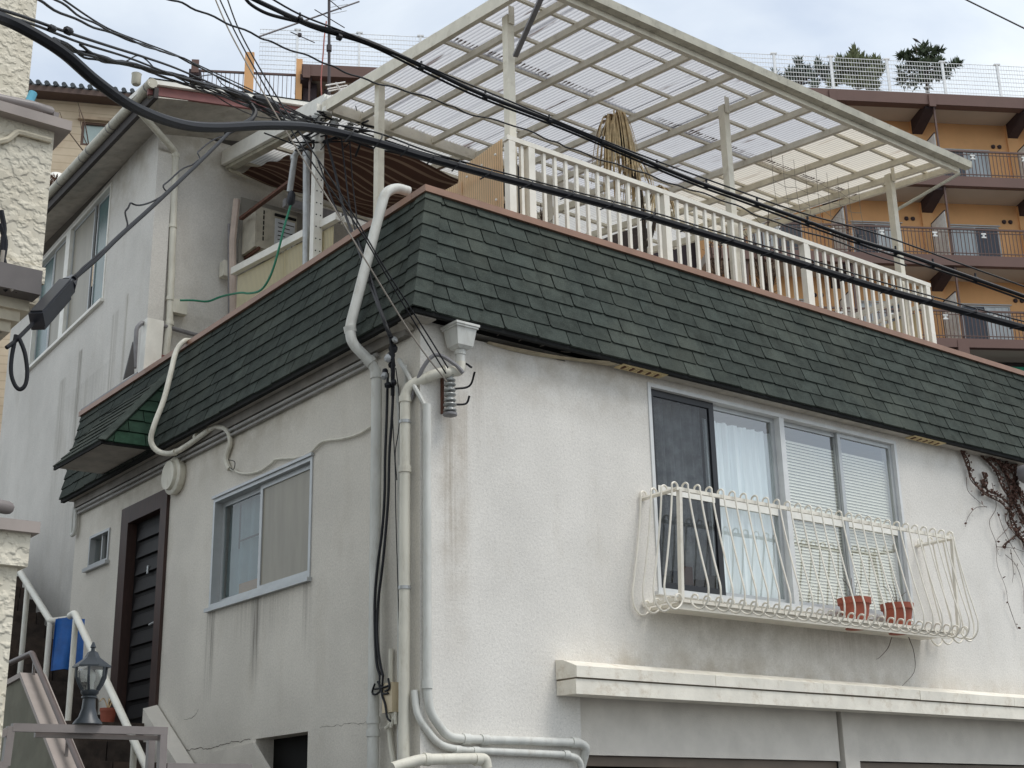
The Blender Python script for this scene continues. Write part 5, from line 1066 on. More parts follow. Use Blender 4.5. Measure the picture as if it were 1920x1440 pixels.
# ================================================================== outside stairs with white handrails
stone = paint('dark_mossy_stone', srgb(66,56,50), .95, .45, 7, .5, (.012,.011,.010), rand=.25, bump=.006, bscale=30)
stairs = thing('outside_stairs', (-1.2,3,1), 'dark mossy stone stairs climbing beside the left wall of the house', 'stairs')
y, z = 1.2, 0.35
SR = .19
flights = [(1.0, 4.45, 2.72, .79), (5.75, 10.5, 2.72, .63)]
ys = 4.45; zz = 2.72
st_ = []
while zz > .3: st_.append((ys-SR/.79, ys, zz-SR)); ys -= SR/.79; zz -= SR
ys = 5.75; zz = 2.72
while ys < 10.5: st_.append((ys, ys+SR/.63, zz+SR)); ys += SR/.63; zz += SR
for (a, b, zt) in st_:
    x = -1.72
    while x < -.02:
        wd_ = min(rnd.uniform(.42,.62), -.02-x); MB().box(x+.006,x+wd_-.006,a-.03+rnd.uniform(-.008,.008),b+.02,zt-SR+.01,zt+rnd.uniform(-.008,.006)).build('step', stone, stairs); x += wd_
MB().box(-1.72,-.02,4.43,5.78,2.5,2.72).build('landing', stone, stairs)
MB().prism([(-1.70,1.0,.0),(-1.70,10.5,.0),(-1.70,10.5,5.4),(-1.70,5.8,2.5),(-1.70,4.4,2.45),(-1.70,1.0,-.1)], (1.66,0,0)).build('stair_core', M['dark'], stairs)
wrail = paint('white_rail_paint_worn', srgb(222,220,210), .4, .07, 6, .25, (.38,.3,.2))
XR_ = -.75
def railz(name, pts, posts, lb):
    r_ = thing(name, pts[0], lb, 'handrail', 'white stair handrails'); MB().tube(fillet(pts, .03), .034, 12).build('hand_rail', wrail, r_, True)
    for (p, zb_) in posts: MB().tube([p, V(p.x,p.y,zb_)], .028, 10).build('post', wrail, r_, True)
    return r_
a = onx(140,1150,XR_); b = onx(285,1462,XR_); d = (b-a)
railz('stair_handrail', [a+V(.0,.12,-.01), a, b+d*.3], [(a+d*.02, 2.4), (a+d*.80, 1.4)], 'white steel handrail of the lower stair flight below the door')
c0 = onx(95,1165,XR_); c1 = onx(28,1058,XR_); d2 = c1-c0
railz('stair_handrail', [c0+V(.16,-.02,.03), c0, c1+d2*1.0], [(c0+d2*.01, 2.6), (c0+d2*.62, 3.2)], 'white steel handrail of the upper stair flight beside the landing')
bl_ = paint('blue_plastic', srgb(34,98,176), .4, .2, 6)
bgm = []
q0, q1 = onx(108,1157,-.62), onx(160,1157,-.62); vs = []
n = 8
for j in range(7):
    for i in range(n+1):
        u = i/n; q_ = ony(108+52*u, 1157, 5.1); zz = q_.z-.50*j/6; vs.append((q_.x, 5.1+.02*math.sin(u*9+j*.3), zz-.03*abs(u-.4)))
mbb = MB().add(vs, [(j*(n+1)+i,j*(n+1)+i+1,(j+1)*(n+1)+i+1,(j+1)*(n+1)+i) for j in range(6) for i in range(n)]); mbb.add([(x,y_+.05,z_) for x,y_,z_ in vs], [(j*(n+1)+i,j*(n+1)+i+1,(j+1)*(n+1)+i+1,(j+1)*(n+1)+i) for j in range(6) for i in range(n)])
tag(mbb.build('blue_bag', bl_, None, True), 'blue plastic bag hanging on the stair handrail by the landing', 'bag')
q = onx(203,1330,-.35); pt = thing('planter_pot', V(-.35,q.y,q.z-.2), 'small brown flower pot on the steps behind the post lamp', 'flower pot'); MB().lathe(V(-.35,q.y,q.z-.22), [(.05,0),(.075,.2),(.08,.2),(.08,.23),(.065,.23)], n=16).build('pot', M['terracotta'], pt, True)
mb = MB(); [mb.tube(curve([V(-.35,q.y,q.z), V(-.35+.05*k,q.y,q.z+.1), V(-.35+.1*k,q.y-.03,q.z+.07)],3), .006, 5) for k in (-1,0,1)]; mb.build('dry_stems', M['dry_leaf'], pt)
MB().hexa([(-.16,4.48,2.3),(-.02,4.48,2.3),(-.02,3.1,1.2),(-.16,3.1,1.2)],[(-.16,4.48,2.86),(-.02,4.48,2.90),(-.02,3.1,1.98),(-.16,3.1,1.94)]).build('kerb', M['concrete'], stairs)
# neighbour's sloping stair wall with mauve coping and pipe rail
SX = -1.95
a, b = onx(42,1266,SX), onx(112,1445,SX); d = (b-a); b2 = b+d*1.2
sw = thing('stair_wall', V(SX,a.y,1), 'sloping grey stair wall with mauve coping at the lower left', 'wall')
MB().prism([a+V(0,0,-.02), b2+V(0,0,-.02), V(SX,b2.y,0), V(SX,a.y+1.2,0), V(SX,a.y+1.2,a.z-.3), V(SX,a.y+.3,a.z-.05)], (.16,0,0)).build('wall', paint('greenish_grey_render', srgb(116,114,100), .9, .15, 4, .2), sw)
MB().hexa([a+V(-.02,0,-.02),a+V(.18,0,-.02),b2+V(.18,0,-.02),b2+V(-.02,0,-.02)],[a+V(-.02,0,.02),a+V(.18,0,.02),b2+V(.18,0,.02),b2+V(-.02,0,.02)]).build('coping', M['coping_mauve'], sw)
MB().hexa([a+V(-.02,0,-.02),a+V(.18,0,-.02),a+V(.18,.35,-.05),a+V(-.02,.35,-.05)],[a+V(-.02,0,.02),a+V(.18,0,.02),a+V(.18,.35,-.01),a+V(-.02,.35,-.01)]).build('coping', M['coping_mauve'], sw)
r0, r1 = onx(60,1224,SX+.08), onx(152,1442,SX+.08); dr = r1-r0
mr = thing('pipe_handrail', r0, 'brown pipe handrail on the sloping stair wall', 'handrail'); MB().tube(fillet([onx(8,1248,SX+.08), r0, r1+dr*.5], .03), .022, 10).build('pipe', paint('brown_pipe', srgb(92,80,76), .4), mr, True)
for t_ in (.06,.75): p = r0+dr*t_; MB().beam(p, p+V(0,0,-.17), .02, .02, (1,0,0)).build('support', M['mauve'], mr)
# rectangular tube frame with the post lamp
fr_ = thing('tube_frame', ony(165,1365,NY), 'mauve rectangular tube frame railing in front of the stairs', 'railing')
_fb = [0]
def fb(p, q, w_=.034):
    _fb[0] += 1; w_ -= .0008*_fb[0]; MB().beam(ony(*p,NY), ony(*q,NY), w_, w_, (0,1,0)).build('tube', M['mauve'], fr_)
fb((22,1364),(312,1371)); fb((305,1372),(302,1452)); fb((311,1438),(470,1440)); fb((20,1362),(10,1436)); fb((-14,1440),(12,1432)); fb((-10,1382),(20,1368))
MB().beam(ony(65,1378,NY+.05), ony(300,1384,NY+.05), .02, .02).build('tube', M['mauve'], fr_)
MB().beam(ony(283,1385,NY+.12), ony(280,1450,NY+.12), .03, .03, (0,1,0)).build('tube', M['mauve'], fr_)
lp = ony(164,1358,NY); S_ = (ony(165,1205,NY).z-lp.z)/.47
lamp = thing('post_lamp', lp, 'dark grey hexagonal post lamp standing on the tube frame', 'lamp')
lm_ = paint('dark_slate_enamel', srgb(48,54,60), .4, .1, 10)
def lat(prof, name, mat, n=6, sm=False): return MB().lathe(lp, [(r*S_, h*S_) for r, h in prof], n=n).build(name, mat, lamp, sm)
lat([(.085,0),(.08,.012),(.055,.04),(.04,.09),(.036,.145),(.045,.15),(.045,.16)], 'pedestal', lm_, 20, True)
lat([(.035,.16),(.05,.175),(.052,.19),(.045,.195)], 'collar', lm_, 16, True)
lat([(.112,.325),(.112,.335),(.07,.365),(.045,.385),(.03,.415),(.012,.425),(.012,.44),(.018,.445),(.006,.475)], 'roof', lm_, 6)
gl_ = [(.050,.195),(.072,.23),(.088,.27),(.093,.325)]
for k in range(6):
    a_ = 2*math.pi*k/6; ps = [lp+V(math.cos(a_)*r*S_, math.sin(a_)*r*S_, h*S_) for r, h in gl_]; MB().tube(ps, .0065*S_*1.2, 6).build('rib', lm_, lamp)
    b_ = 2*math.pi*(k+1)/6; mb = MB()
    for (r, h), (r2, h2) in zip(gl_, gl_[1:]): mb.quad(*[lp+V(math.cos(x_)*rr_*.97*S_, math.sin(x_)*rr_*.97*S_, hh_*S_) for x_, rr_, hh_ in ((a_,r,h),(b_,r,h),(b_,r2,h2),(a_,r2,h2))])
    mb.build('pane', M['glass'], lamp)
lat([(.02,.2),(.02,.24),(.028,.26),(.026,.29),(.012,.31)], 'bulb', M['white'], 14, True)
ORD = 'first second third fourth fifth sixth seventh eighth ninth tenth eleventh twelfth thirteenth fourteenth'.split()
# ================================================================== antennas
def metal_rod(mb, a, b, r): mb.tube([a, b], r, 6)
AY = 7.2
an = thing('tv_antenna', ony(617,160,AY), 'tall dark television antenna mast with crossed rods against the sky', 'antenna')
dk = paint('dark_antenna_metal', srgb(62,52,54), .5)
MB().tube([ony(617,200,AY), ony(617,-40,AY)], .022, 8).build('mast', dk, an)
MB().tube([ony(617,85,AY), ony(617,96,AY)], .04, 8).build('clamp', dk, an)
boom = [ony(485,69,AY-.4), ony(617,38,AY), ony(673,3,AY+.3)]; MB().tube([boom[0], boom[2]], .014, 6).build('boom', dk, an)
for (p, q) in (((545,60),(590,80)),((590,18),(646,52)),((608,-8),(640,18)),((590,-14),(645,0))): MB().tube([ony(*p,AY-.05), ony(*q,AY+.05)], .008, 5).build('rod', dk, an)
for (p, q) in (((618,2),(655,-6)),((618,14),(652,8)),((622,26),(650,20))): MB().tube([ony(*p,AY), ony(*q,AY)], .005, 5).build('rod', M['galv'], an)
MB().lathe(ony(562,69,AY), [(.02,0),(.03,.01),(.03,.05),(.01,.06)], n=8).build('cap', dk, an)
tag(MB().tube(curve([ony(604,195,7.0), ony(602,150,7.0), ony(606,100,7.0), ony(608,70,7.0), ony(612,40,7.1)],4), .010, 6).build('red_cable', paint('faded_red_cable', srgb(160,92,82), .6)), 'faded red aerial cable running up beside the antenna mast', 'cable')
ua_ = thing('uhf_antenna', ony(640,195,5.0), 'small white UHF antenna with short rods beside the pergola edge', 'antenna')
wm = paint('white_aluminium', srgb(216,210,204), .4); UY = 4.4
MB().tube([ony(640,200,UY), ony(638,168,UY)], .02, 8).build('mast', wm, ua_)
MB().tube([ony(630,156,UY-.1), ony(640,172,UY), ony(612,190,UY+.5)], .016, 6).build('boom', wm, ua_)
for (p, q) in (((611,160),(647,154)),((614,167),(651,160)),((616,171),(653,164)),((617,180),(656,175)),((622,187),(657,179)),((628,190),(656,184))): MB().tube([ony(*p,UY), ony(*q,UY)], .009, 5).build('rod', wm, ua_)

# ================================================================== overhead cables: each one a real curve in the street space
def cable(pts, r, lb, group=None, mat='black_cable', name='overhead_cable', k=6, cat='cable', wob=0, sd_=0):
    c = curve([far(*p) for p in pts], k)
    if wob:
        rr_ = random.Random(sd_); ph = rr_.uniform(0,6); c = [p+V(0,0,1)*wob*math.sin(i*1.1+ph)+V(1,0,0)*wob*math.cos(i*.9+ph) for i, p in enumerate(c)]
    return tag(MB().tube(c, r, 8).build(name, M[mat], None, True), lb, cat, group)
G1 = 'big telecom cables crossing the view'
cable([(-60,18,4.7),(0,33,4.9),(60,62,5.0),(120,100,5.1),(180,152,5.25),(250,200,5.5),(330,231,5.9),(400,239,6.2),(500,235,6.6),(590,240,7.0),(700,266,7.3),(800,296,7.5),(900,323,7.7),(1050,362,8.0),(1200,402,8.3),(1350,447,8.6),(1500,494,8.9),(1650,541,9.1),(1800,582,9.3),(1990,634,9.6)], .025, 'thickest black cable sagging from the upper left across the house to the right', G1)
ch = thing('cable_hanger', far(900,310,7.65), 'thin messenger wire spiralling above the thickest cable', 'wire', G1)
pts = [(590,228,7.0),(700,247,7.3),(800,283,7.5),(900,312,7.68),(1050,352,8.0),(1200,391,8.3),(1350,436,8.6),(1500,481,8.9),(1650,528,9.1),(1800,570,9.3),(1990,622,9.6)]
mc = curve([far(*p) for p in pts], 6); MB().tube(mc, .0052, 6).build('wire', M['black_cable'], ch)
pts2 = [(590,252,7.0),(700,279,7.3),(800,308,7.5),(900,336,7.68),(1050,374,8.0),(1200,413,8.3),(1350,457,8.6),(1500,503,8.9),(1650,550,9.1),(1800,591,9.3),(1990,643,9.6)]
lc = curve([far(*p) for p in pts2], 6)
for i in range(4, len(mc)-2, 3): MB().tube(curve([mc[i], mc[i]*.5+lc[i]*.5+V(-.03,-.03,0), lc[i-1], ], 3), .0045, 5).build('lashing', M['black_cable'], ch)
cable([(440,-20,6.6),(500,10,6.7),(580,45,6.9),(690,78,7.1),(800,128,7.3),(900,175,7.5),(1050,233,7.8),(1180,288,8.0),(1300,338,8.2),(1400,374,8.4),(1500,410,8.6),(1600,447,8.8),(1700,478,8.9),(1800,513,9.0),(1990,580,9.3)], .0135, 'second thick black cable running above the railing to the right', G1)
cable([(430,-30,6.62),(480,0,6.7),(580,50,6.93),(690,84,7.12),(800,137,7.32),(900,183,7.52),(1050,240,7.82),(1180,295,8.02),(1300,345,8.22),(1400,381,8.42),(1600,454,8.82),(1800,520,9.02),(1990,588,9.32)], .007, 'thin black line hugging the underside of the second thick cable', G1)
cable([(480,-20,6.6),(560,26,6.8),(640,58,7.0),(750,103,7.15),(860,150,7.35),(1000,208,7.6),(1100,250,7.8),(1200,290,8.0),(1350,345,8.25),(1500,398,8.5),(1650,440,8.75),(1800,494,8.95),(1990,562,9.25)], .0055, 'thin black messenger wire just above the second thick cable', G1)
cable([(455,-10,6.7),(470,8,6.7),(500,25,6.75),(540,36,6.85),(590,47,6.95)], .010, 'slack black loop joining the second thick cable at the top', G1)
for i, (x, y, d_) in enumerate(((562,37,6.85),(636,70,7.0),(790,127,7.28),(910,181,7.52),(1030,227,7.75),(1130,268,7.92),(1232,311,8.1),(1325,348,8.26),(1420,383,8.45),(1515,417,8.62),(1610,451,8.82),(1680,473,8.9),(1750,497,8.96),(1830,524,9.05))):
    p = far(x, y, d_); e_ = (far(x+10,y+4,d_+.02)-p).normalized(); mb = MB().tube([p-e_*.012, p+e_*.012], .019, 8); mb.box(p.x-.005,p.x+.005,p.y-.005,p.y+.005,p.z,p.z+.045)
    tag(mb.build('cable_clamp', M['black_cable']), '%s black clamp from the left on the second thick cable' % ORD[i], 'clamp', 'clamps on the second thick cable')
# upper left wires converging on the service post
e = far(598,236,13.6)
G2 = 'thin wires crossing the sky at the upper left'
E_ = [(700,262,13.9),(860,300,14.2),(1000,330,14.6)]
cable([(-20,12,4.9),(40,30,5.2),(130,62,5.8),(200,85,6.4),(270,107,7.2),(330,128,8.2),(400,158,9.6),(480,190,11.2),(600,238,13.6)], .0075, 'black wire bearing the small porcelain knob at the upper left', G2)
cable([(-20,22,4.95),(60,45,5.3),(150,80,6.0),(240,108,6.9),(330,142,8.2),(420,168,9.8),(510,200,11.6),(600,242,13.6)], .0065, 'black wire just below the one with the porcelain knob', G2)
cable([(40,-20,5.5),(70,0,5.7),(140,36,6.4),(210,63,7.3),(280,88,8.4),(335,107,9.2),(400,140,10.3),(480,178,11.6),(600,232,13.6)], .007, 'twisted black wire leaving the top edge nearest the left', G2, wob=.005, sd_=1)
cable([(80,-20,5.5),(105,0,5.7),(165,38,6.5),(225,66,7.4),(290,93,8.5),(345,110,9.3),(420,150,10.5),(500,188,11.9),(602,234,13.6)], .006, 'black wire twisted with the leftmost sky wire', G2, wob=.005, sd_=2)
cable([(95,-20,5.8),(120,0,6.0),(200,52,7.2),(270,80,8.4),(330,103,9.4),(400,135,10.6),(500,182,12),(604,232,13.6)], .0055, 'third black wire from the top edge left of the antenna', G2)
for k, (pts, r) in enumerate(((((30,48,5.3),(100,76,5.7),(150,97,6.2),(230,117,7.0),(310,136,8.0),(390,158,9.4),(470,186,11),(560,222,12.8),(640,250,13.7)), .017), (((60,62,5.5),(120,84,5.9),(180,108,6.6),(260,125,7.4),(340,147,8.6),(420,175,10),(500,205,11.6),(640,254,13.7)), .014), (((100,72,5.7),(165,103,6.3),(210,118,6.9),(300,134,8),(380,160,9.4),(460,188,10.8),(560,230,12.6),(690,268,13.8)), .012), (((140,98,6.1),(180,113,6.6),(240,118,7.2),(320,150,8.4),(400,172,9.8),(480,200,11.2),(620,250,13.5)), .010), (((150,86,6.1),(200,110,6.7),(270,130,7.6),(350,160,8.9),(430,186,10.2),(520,220,12),(650,262,13.8)), .012), (((230,117,7.0),(265,105,7.4),(300,136,7.9),(360,150,9.),(450,192,10.6),(560,236,12.8)), .007), (((250,122,7.2),(330,138,8.3),(362,146,8.9),(400,140,9.7),(420,160,10.),(470,186,11)), .007), (((320,140,8.2),(400,178,9.8),(470,215,11),(540,228,12.4),(640,258,13.7)), .008))):
    cable(pts, r*.62, 'black wire in the tangled bundle at the upper left', 'tangled wires at the upper left', wob=.006 if k < 5 else .003, sd_=k)
for k in range(9):
    a = rnd.uniform(380,520); y0 = 160+(a-380)*.33+rnd.uniform(-12,12); cable([(a,y0,9.4+(a-380)*.026),(a+60,y0+24+rnd.uniform(-8,8),10.9+(a-380)*.02),(600+rnd.uniform(-8,14),236+rnd.uniform(-14,14),13.6)], .006, 'black wire in the tangled bundle at the upper left', 'tangled wires at the upper left', wob=.005, sd_=20+k)
# black lump where the tangle is tied, hanging branch and splice closures
for k, (x, y, d_, r, L__) in enumerate(((128,58,5.75,.020,.05),(98,53,5.5,.016,.05),(104,78,5.6,.018,.06),(500,192,11.4,.045,.32),(445,176,10.4,.032,.36))):
    p = far(x,y,d_); e_ = (far(x+20,y+8,d_+.25)-p).normalized()
    tag(MB().tube([p-e_*L__, p-e_*L__*.6, p+e_*L__*.6, p+e_*L__], [r*.4,r,r,r*.4], 8).build('splice', M['black_cable'], None, True), ('small dark porcelain knob on the top wire at upper left','dark spacer clip on the wires beside the big cable','rusty dark clip below the spacer at upper left','bulky taped splice where the bundle meets the maroon fascia','long taped splice left of the bulky one')[k], 'splice', None)
cable([(470,196,9.2),(478,210,9.2),(470,225,9.15),(450,236,9.0),(425,250,8.8)], .02, 'thick black branch curving down from the bundle before the maroon fascia', name='cable_branch')
# diagonal drop with the closure box and the slack loop
cable([(430,248,8.8),(380,298,8.2),(300,374,7.4),(225,442,6.8),(180,486,6.45),(138,522,6.2)], .012, 'black cable slanting from the bundle down to the black closure box', name='drop_cable')
cable([(425,256,8.8),(400,262,8.6),(372,285,8.3),(374,300,8.2),(352,312,8.0),(308,345,7.6),(312,362,7.5),(270,384,7.2),(245,382,7.0),(236,400,6.95),(238,430,6.9),(222,445,6.8),(180,480,6.45),(140,518,6.2)], .005, 'thin black wire looping loosely along the slanting cable', name='wire', wob=.004)
a, b = far(126,536,6.2), far(69,600,5.9); d = (b-a).normalized(); sd2 = d.cross(ZV).normalized(); upv = sd2.cross(d)
cb = thing('splice_closure', a, 'black box shaped cable closure hanging on the slanting cable at left', 'cable closure')
cl = paint('black_plastic_box', srgb(38,40,46), .35, .15, 10)
MB().obox((a+b)/2, (b-a)/2, sd2*.032, upv*.031).build('box', cl, cb); MB().obox((a+b)/2-upv*.042+sd2*.012, (b-a)*.44, sd2*.03, upv*.014).build('rib', cl, cb); MB().tube([a-d*.10, a], [.02,.04], 10).build('neck', cl, cb); MB().obox((a+b)/2+upv*.034, (b-a)*.47, sd2*.026, upv*.005).build('lid', cl, cb)
cable([(62,606,5.9),(48,620,5.85),(36,632,5.8),(28,640,5.8),(12,652,5.78)], .009, 'rusty wire tail between the closure box and the cable loop', name='wire_tail')
tag(MB().tube(curve([far(x,y,5.8) for x, y in ((30,628),(22,670),(21,700),(28,722),(38,730),(48,720),(51,695),(46,660),(34,630))],5), .009, 8).build('cable_loop', M['black_cable'], None, True), 'slack black cable loop hanging at the left before the white wall', 'cable loop')
# wires to the service post hardware
tag(MB().lathe(ony(597,290,3.55), [(.02,0),(.05,.02),(.05,.10),(.03,.12),(.05,.14),(.05,.22),(.02,.25)], n=12).build('post_insulator', M['white'], None, True), 'white porcelain insulator on the service post below the tangle', 'insulator')
for k, (x, y, s_) in enumerate(((612,206,.06),(590,222,.05),(625,232,.05),(652,240,.05),(575,232,.04))):
    q = ony(x,y,3.5); tag(MB().lathe(q-V(0,0,s_), [(s_*.4,0),(s_,s_*.3),(s_,s_*1.2),(s_*.5,s_*1.6),(s_*.8,s_*1.9),(s_*.3,s_*2.3)], (.2,-.3,1), 10).build('post_insulator', M['white'] if k == 0 else M['insulator'], None, True), ('white insulator at the gutter corner among the wires','grey insulator left of the post head','grey insulator right of the post head','rightmost grey insulator past the post head','leftmost grey insulator on the tangle')[k], 'insulator')
for k in range(22):
    x0, y0 = rnd.uniform(555,690), rnd.uniform(205,265); pts = [ony(x0+rnd.uniform(-25,25)*i, y0+rnd.uniform(-4,16)*i, 3.5+rnd.uniform(-.1,.1)) for i in range(4)]
    tag(MB().tube(curve(pts,5), rnd.choice([.006,.009,.013]), 6).build('jumper_wire', M['black_cable']), 'short black jumper wire knotted around the service post head', 'wire', 'jumper wires at the service post')
G3 = 'wires along the pergola back edge'
for k, pts in enumerate(([(620,238),(700,268),(760,285),(830,300),(890,320),(960,345)], [(620,246),(690,275),(770,292),(840,306),(900,330)], [(640,236),(720,262),(800,288),(870,305),(950,330)])):
    tag(MB().tube(curve([ony(x,y,3.3) for x, y in pts],5), (.016,.011,.009)[k], 6).build('eaves_wire', M['black_cable']), ('thickest black wire along the pergola back edge','lower black wire along the pergola back edge','upper black wire along the pergola back edge')[k], 'wire', G3)
# long thin wire crossing the pergola
cable([(290,-10,7.0),(340,6,7.2),(400,32,7.4),(470,62,7.7),(520,84,7.9),(590,110,8.2),(640,132,8.4),(700,154,8.6),(760,170,8.8),(830,192,9),(880,213,9.1),(963,235,9.3),(1030,262,9.4),(1067,277,9.4),(1135,302,9.5),(1200,322,9.6),(1260,345,9.7),(1310,360,9.7),(1380,385,9.8),(1440,412,9.9),(1560,450,10),(1700,500,10.1)], .0065, 'thin wavy black wire crossing the sky and the pergola roof', wob=.006, sd_=4)
# three service wires to the insulator rack
for k, (pts, ee, lb) in enumerate((([(400,-10,9.2),(430,58,9.1),(480,150,9.0),(540,252,9.0),(620,380,9.05),(700,512,9.2),(780,640,9.5)], (838,716,9.86), 'middle service wire dropping to the insulator rack'), ([(407,-12,9.2),(447,72,9.1),(512,188,9.0),(590,312,9.0),(672,428,9.05),(750,560,9.3)], (836,700,9.86), 'right service wire dropping to the top insulator'), ([(422,-14,9.2),(450,60,9.1),(500,150,9.05),(560,245,9.0),(640,365,9.0),(720,500,9.2),(800,625,9.6)], (840,690,9.86), 'left service wire dropping to the insulator rack'))):
    cable(pts+[ee], .0055, lb, 'service wires to the insulator rack', name='service_wire', mat='grey_wire' if k == 0 else 'black_cable')
# black bundle falling from the post over the mansard and down the corner
G4 = 'black wires falling from the service post to the corner'
for k, pts in enumerate((
    [ony(612,262,3.4),ony(630,330,3.2),ony(645,395,2.6),onx(668,455,.15),onx(690,520,-.05),onx(712,580,-.22),onx(732,628,-.2)],
    [ony(640,258,3.4),ony(648,330,3.2),ony(658,400,2.6),onx(676,462,.12),onx(695,520,-.08),onx(716,585,-.22),onx(734,630,-.2)],
    [ony(596,300,3.4),ony(625,380,3.0),ony(655,440,2.2),onx(680,480,.1),onx(700,540,-.1),onx(720,600,-.22),onx(735,632,-.2)],
    [ony(656,268,3.4),ony(661,340,3.2),ony(668,400,2.6),onx(672,450,.15),onx(692,520,-.06),onx(714,590,-.22),onx(733,640,-.2)])):
    tag(MB().tube(curve(pts,5), (.014,.009,.009,.007)[k], 7).build('drop_wire', M['black_cable'], None, True), ('thickest black drop wire over the left mansard','black drop wire second from the right over the left mansard','black drop wire leaning furthest from the service post','thinnest black drop wire hanging straight then over the mansard')[k], 'wire', G4)
tag(MB().tube([onx(733,632,-.18),onx(737,680,-.15),onx(736,742,-.11)], .016, 7).build('wire_bundle', M['black_cable']), 'black wire bundle turning down under the corner eaves', 'wire')
for k in range(9):
    q = onx(732+rnd.uniform(-7,9), 640+k*11, -.16+rnd.uniform(-.02,.02)); s_ = rnd.uniform(.022,.04)
    tag(MB().lathe(q, [(s_*.3,0),(s_,s_*.4),(s_,s_*1.2),(s_*.3,s_*1.6)], (rnd.uniform(-1,1),rnd.uniform(-1,1),rnd.uniform(-.5,.5)), 8).build('wire_clamp', M['black_cable'] if k % 3 else M['galv'], None, True), '%s clamp from the top in the chain under the corner eaves' % ORD[k], 'clamp', 'clamps on the corner wires')
G5 = 'black cables down the house corner'
P1 = [(727,700),(725,780),(722,860),(721,930),(716,1000),(708,1060),(703,1120),(703,1180),(706,1240),(712,1266)]
P2 = [(738,700),(735,780),(730,850),(728,930),(722,1010),(716,1070),(709,1130),(707,1190),(712,1240),(718,1268)]
P3 = [(733,690),(737,800),(741,880),(742,960),(745,1060),(748,1160),(752,1260),(751,1300)]
P4 = [(742,690),(748,740),(748,800),(741,850),(744,900)]
for k, (P, r) in enumerate(((P1,.011),(P2,.011),(P3,.004),(P4,.004))):
    tag(MB().tube(curve([onx(x,y,-.10) for x, y in P],4), r, 7).build('wall_cable', M['black_cable'], None, True), ('left black cable hanging down the house corner','right black cable hanging down the house corner','thin straight black wire beside the corner cables','short thin grey black wire near the top of the corner')[k], 'cable', G5)
for k, pts in enumerate(([(712,1266),(712,1290),(718,1300),(728,1300)],[(718,1268),(716,1300),(722,1320),(726,1345),(732,1352)],[(728,1272),(730,1290),(722,1296)],[(703,1282),(698,1298),(705,1302),(715,1292),(708,1278)],[(703,1292),(715,1290),(728,1286)])):
    tag(MB().tube(curve([onx(x,y,-.11) for x, y in pts],4), .008, 6).build('wire_end', M['black_cable']), 'black wire end knotted beside the beige junction box', 'wire', 'wire ends at the junction box')
tag(MB().tube([far(1800,-6,30), far(1930,58,30)], .02, 5).build('overhead_wire', M['black_cable']), 'lone thin wire crossing the top right corner of the sky', 'wire')

# ================================================================== plants and odds and ends on the terrace
def fan(c, n, L0, rr_, down=True, wd_=.017):
    mb = MB()
    for i in range(n):
        a = rr_.uniform(0,6.283); d1 = V(math.cos(a)*.35, math.sin(a)*.35, .25).normalized(); Ln = L0*rr_.uniform(.6,1.05); w_ = V(-math.sin(a),math.cos(a),0)*wd_*rr_.uniform(.5,1.3)
        p0 = Vector(c)+V(rr_.uniform(-.04,.04),rr_.uniform(-.04,.04),rr_.uniform(-.05,.05)); p1 = p0+d1*Ln*.18; p2 = p1+V(math.cos(a)*.09,math.sin(a)*.09,-Ln*.4) if down else p1+d1*Ln*.4; p3 = p2+V(math.cos(a)*.04,math.sin(a)*.04,-Ln*.5) if down else p2+V(math.cos(a)*.2,math.sin(a)*.2,-.1)*Ln
        c_ = curve([p0,p1,p2,p3],3); 
        for i2 in range(len(c_)-1): f0, f1 = (1-.7*i2/len(c_)), (1-.7*(i2+1)/len(c_)); mb.quad(c_[i2]-w_*f0, c_[i2]+w_*f0, c_[i2+1]+w_*f1, c_[i2+1]-w_*f1)
    return mb
rr2 = random.Random(21)
PY = 1.2
pl_ = thing('dried_palm', V(ony(1195,480,PY).x,PY,6.36), 'dead palm with hanging straw coloured fronds behind the railing', 'palm')
q = ony(1150,238,PY); MB().tube(curve([V(ony(1203,500,PY).x,PY,6.36), ony(1205,420,PY), ony(1190,330,PY), ony(1165,262,PY), q],4), .035, 8).build('trunk', M['bark'], pl_)
fan(q+V(.02,0,.02), 90, .85, rr2).build('fronds', M['dry_leaf'], pl_); fan(ony(1236,362,PY-.2), 46, .42, rr2).build('fronds', M['dry_leaf'], pl_); fan(ony(1190,310,PY), 30, .5, rr2).build('fronds', M['dry_leaf'], pl_)
MB().tube(curve([ony(1205,470,PY), ony(1222,440,PY-.1), ony(1236,364,PY-.2)],4), .02, 6).build('branch', M['bark'], pl_)
def shrub(px, py0, py1, yy, lb, seed, n=26, wid=45):
    rr_ = random.Random(seed); t = MB(); b0 = ony(px,py0,yy)
    for i in range(n):
        x1 = px+rr_.uniform(-wid,wid)*rr_.random(); y1 = py1+rr_.uniform(0,(py0-py1)*.7); m_ = px+(x1-px)*.35
        c_ = curve([ony(px+rr_.uniform(-4,4),py0,yy), ony(m_,(py0*1.2+y1*.8)/2,yy+rr_.uniform(-.15,.15)), ony(x1,y1,yy+rr_.uniform(-.3,.3))],4); t.tube(c_, [.012*(1-.75*j/len(c_)) for j in range(len(c_))], 5)
        for _ in range(2): j = rr_.randrange(3,len(c_)-1); t.tube([c_[j], c_[j]+V(rr_.uniform(-.16,.16),rr_.uniform(-.1,.1),rr_.uniform(-.02,.2))], [.005,.002], 4)
    return tag(t.build('bare_shrub', M['twig']), lb, 'shrub', 'bare potted shrubs on the terrace')
shrub(1440, 580, 385, .9, 'tall bare shrub behind the railing near the second pergola post', 3)
shrub(1345, 560, 440, .9, 'low bare twiggy shrub behind the railing left of the second post', 5, 18, 32)
shrub(1020, 480, 380, 1.0, 'sparse dark climber behind the first balusters', 7, 14, 22)
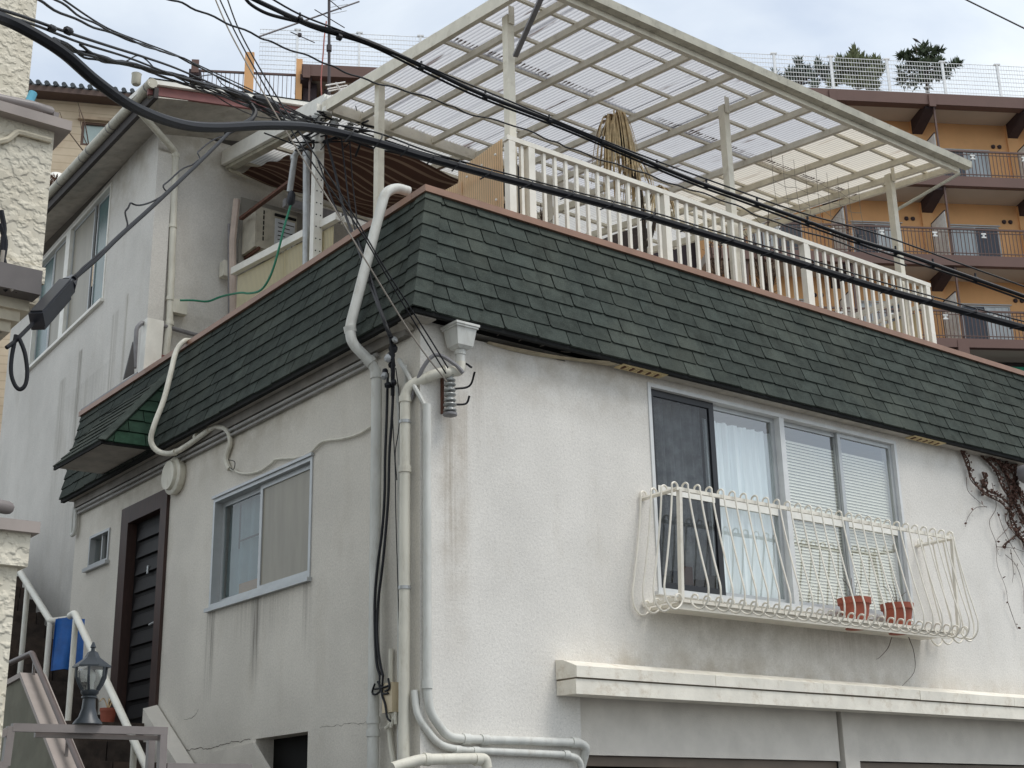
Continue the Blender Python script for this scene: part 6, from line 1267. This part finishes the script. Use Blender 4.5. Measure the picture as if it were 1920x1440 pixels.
tag(MB().prism([ony(1120,470,1.4),ony(1150,440,1.4),ony(1195,425,1.4),ony(1225,430,1.4),ony(1205,460,1.4),ony(1165,488,1.4)], (0,.25,.02)).build('folded_parasol', paint('brown_parasol_cloth', srgb(78,66,62), .8, .25, 8)), 'brown folded parasol cloth lying behind the balusters', 'parasol')
q = ony(1119,484,.22); tag(MB().box(q.x-.02,q.x+.02,.20,.25,q.z-.07,q.z+.05).build('timer_box', paint('pale_green_box', srgb(206,222,208), .5)), 'small pale green box clipped to the balusters', 'box')
tag(MB().tube(curve([ony(1095,476,.25),ony(1106,482,.24),ony(1118,484,.24),ony(1130,490,.24),ony(1138,496,.25)],3), .006, 5).build('string', M['black_cable']), 'dark string holding the pale green box on the balusters', 'string')
tag(MB().box(4.05,5.35,1.5,1.9,6.37,6.95).build('planter', paint('terracotta_planter', srgb(140,76,60), .8, .2, 5)), 'reddish planter trough standing behind the balusters', 'planter')
tag(MB().lathe(V(1.34,.52,6.9), [(.07,0),(.10,.1),(.10,.4),(.05,.48)], n=14).build('dark_sack', paint('dark_cloth', srgb(62,60,66), .9), None, True), 'dark bundle tied at the foot of the first pergola post', 'bundle')
# fence on the right side of the terrace
rf = thing('right_side_fence', (7.08,1.8,6.36), 'cream slatted fence closing the right side of the terrace', 'fence')
MB().beam((7.08,.38,7.42),(7.08,3.4,7.42),.05,.06).build('top_rail', M['rail_white'], rf); MB().beam((7.08,.38,7.25),(7.08,3.4,7.25),.03,.04).build('mid_rail', M['rail_white'], rf)
y = .45
while y < 3.4: MB().box(7.11,7.13,y,y+.20,6.4,7.2).build('slat', M['corr_amber'] if False else paint('cream_slat', srgb(226,206,164), .6, .1, 5) if 'cream_slat' not in bpy.data.materials else bpy.data.materials['cream_slat'], rf); y += .215
# strings of an old climbing net under the right end of the pergola
for k in range(9):
    x = 5.35+.19*k; tag(MB().tube(curve([V(x,.9,pz(.9)-.0),V(x+.02,.92,8.55),V(x+.03*math.sin(k),.88,8.2-.03*(k % 3))],3), .003, 4).build('net_string', M['grey_wire']), '%s hanging net string from the left under the pergola' % ORD[k], 'string', 'net strings under the pergola')
for k in range(4):
    z = 8.72-.16*k; tag(MB().tube(curve([V(5.35+.19*j,.9,z-.03*(j % 2)-.02*math.sin(j+k)) for j in range(9)],3), .003, 4).build('net_string', M['grey_wire']), '%s level net string from the top under the pergola' % ORD[k], 'string', 'net strings under the pergola')
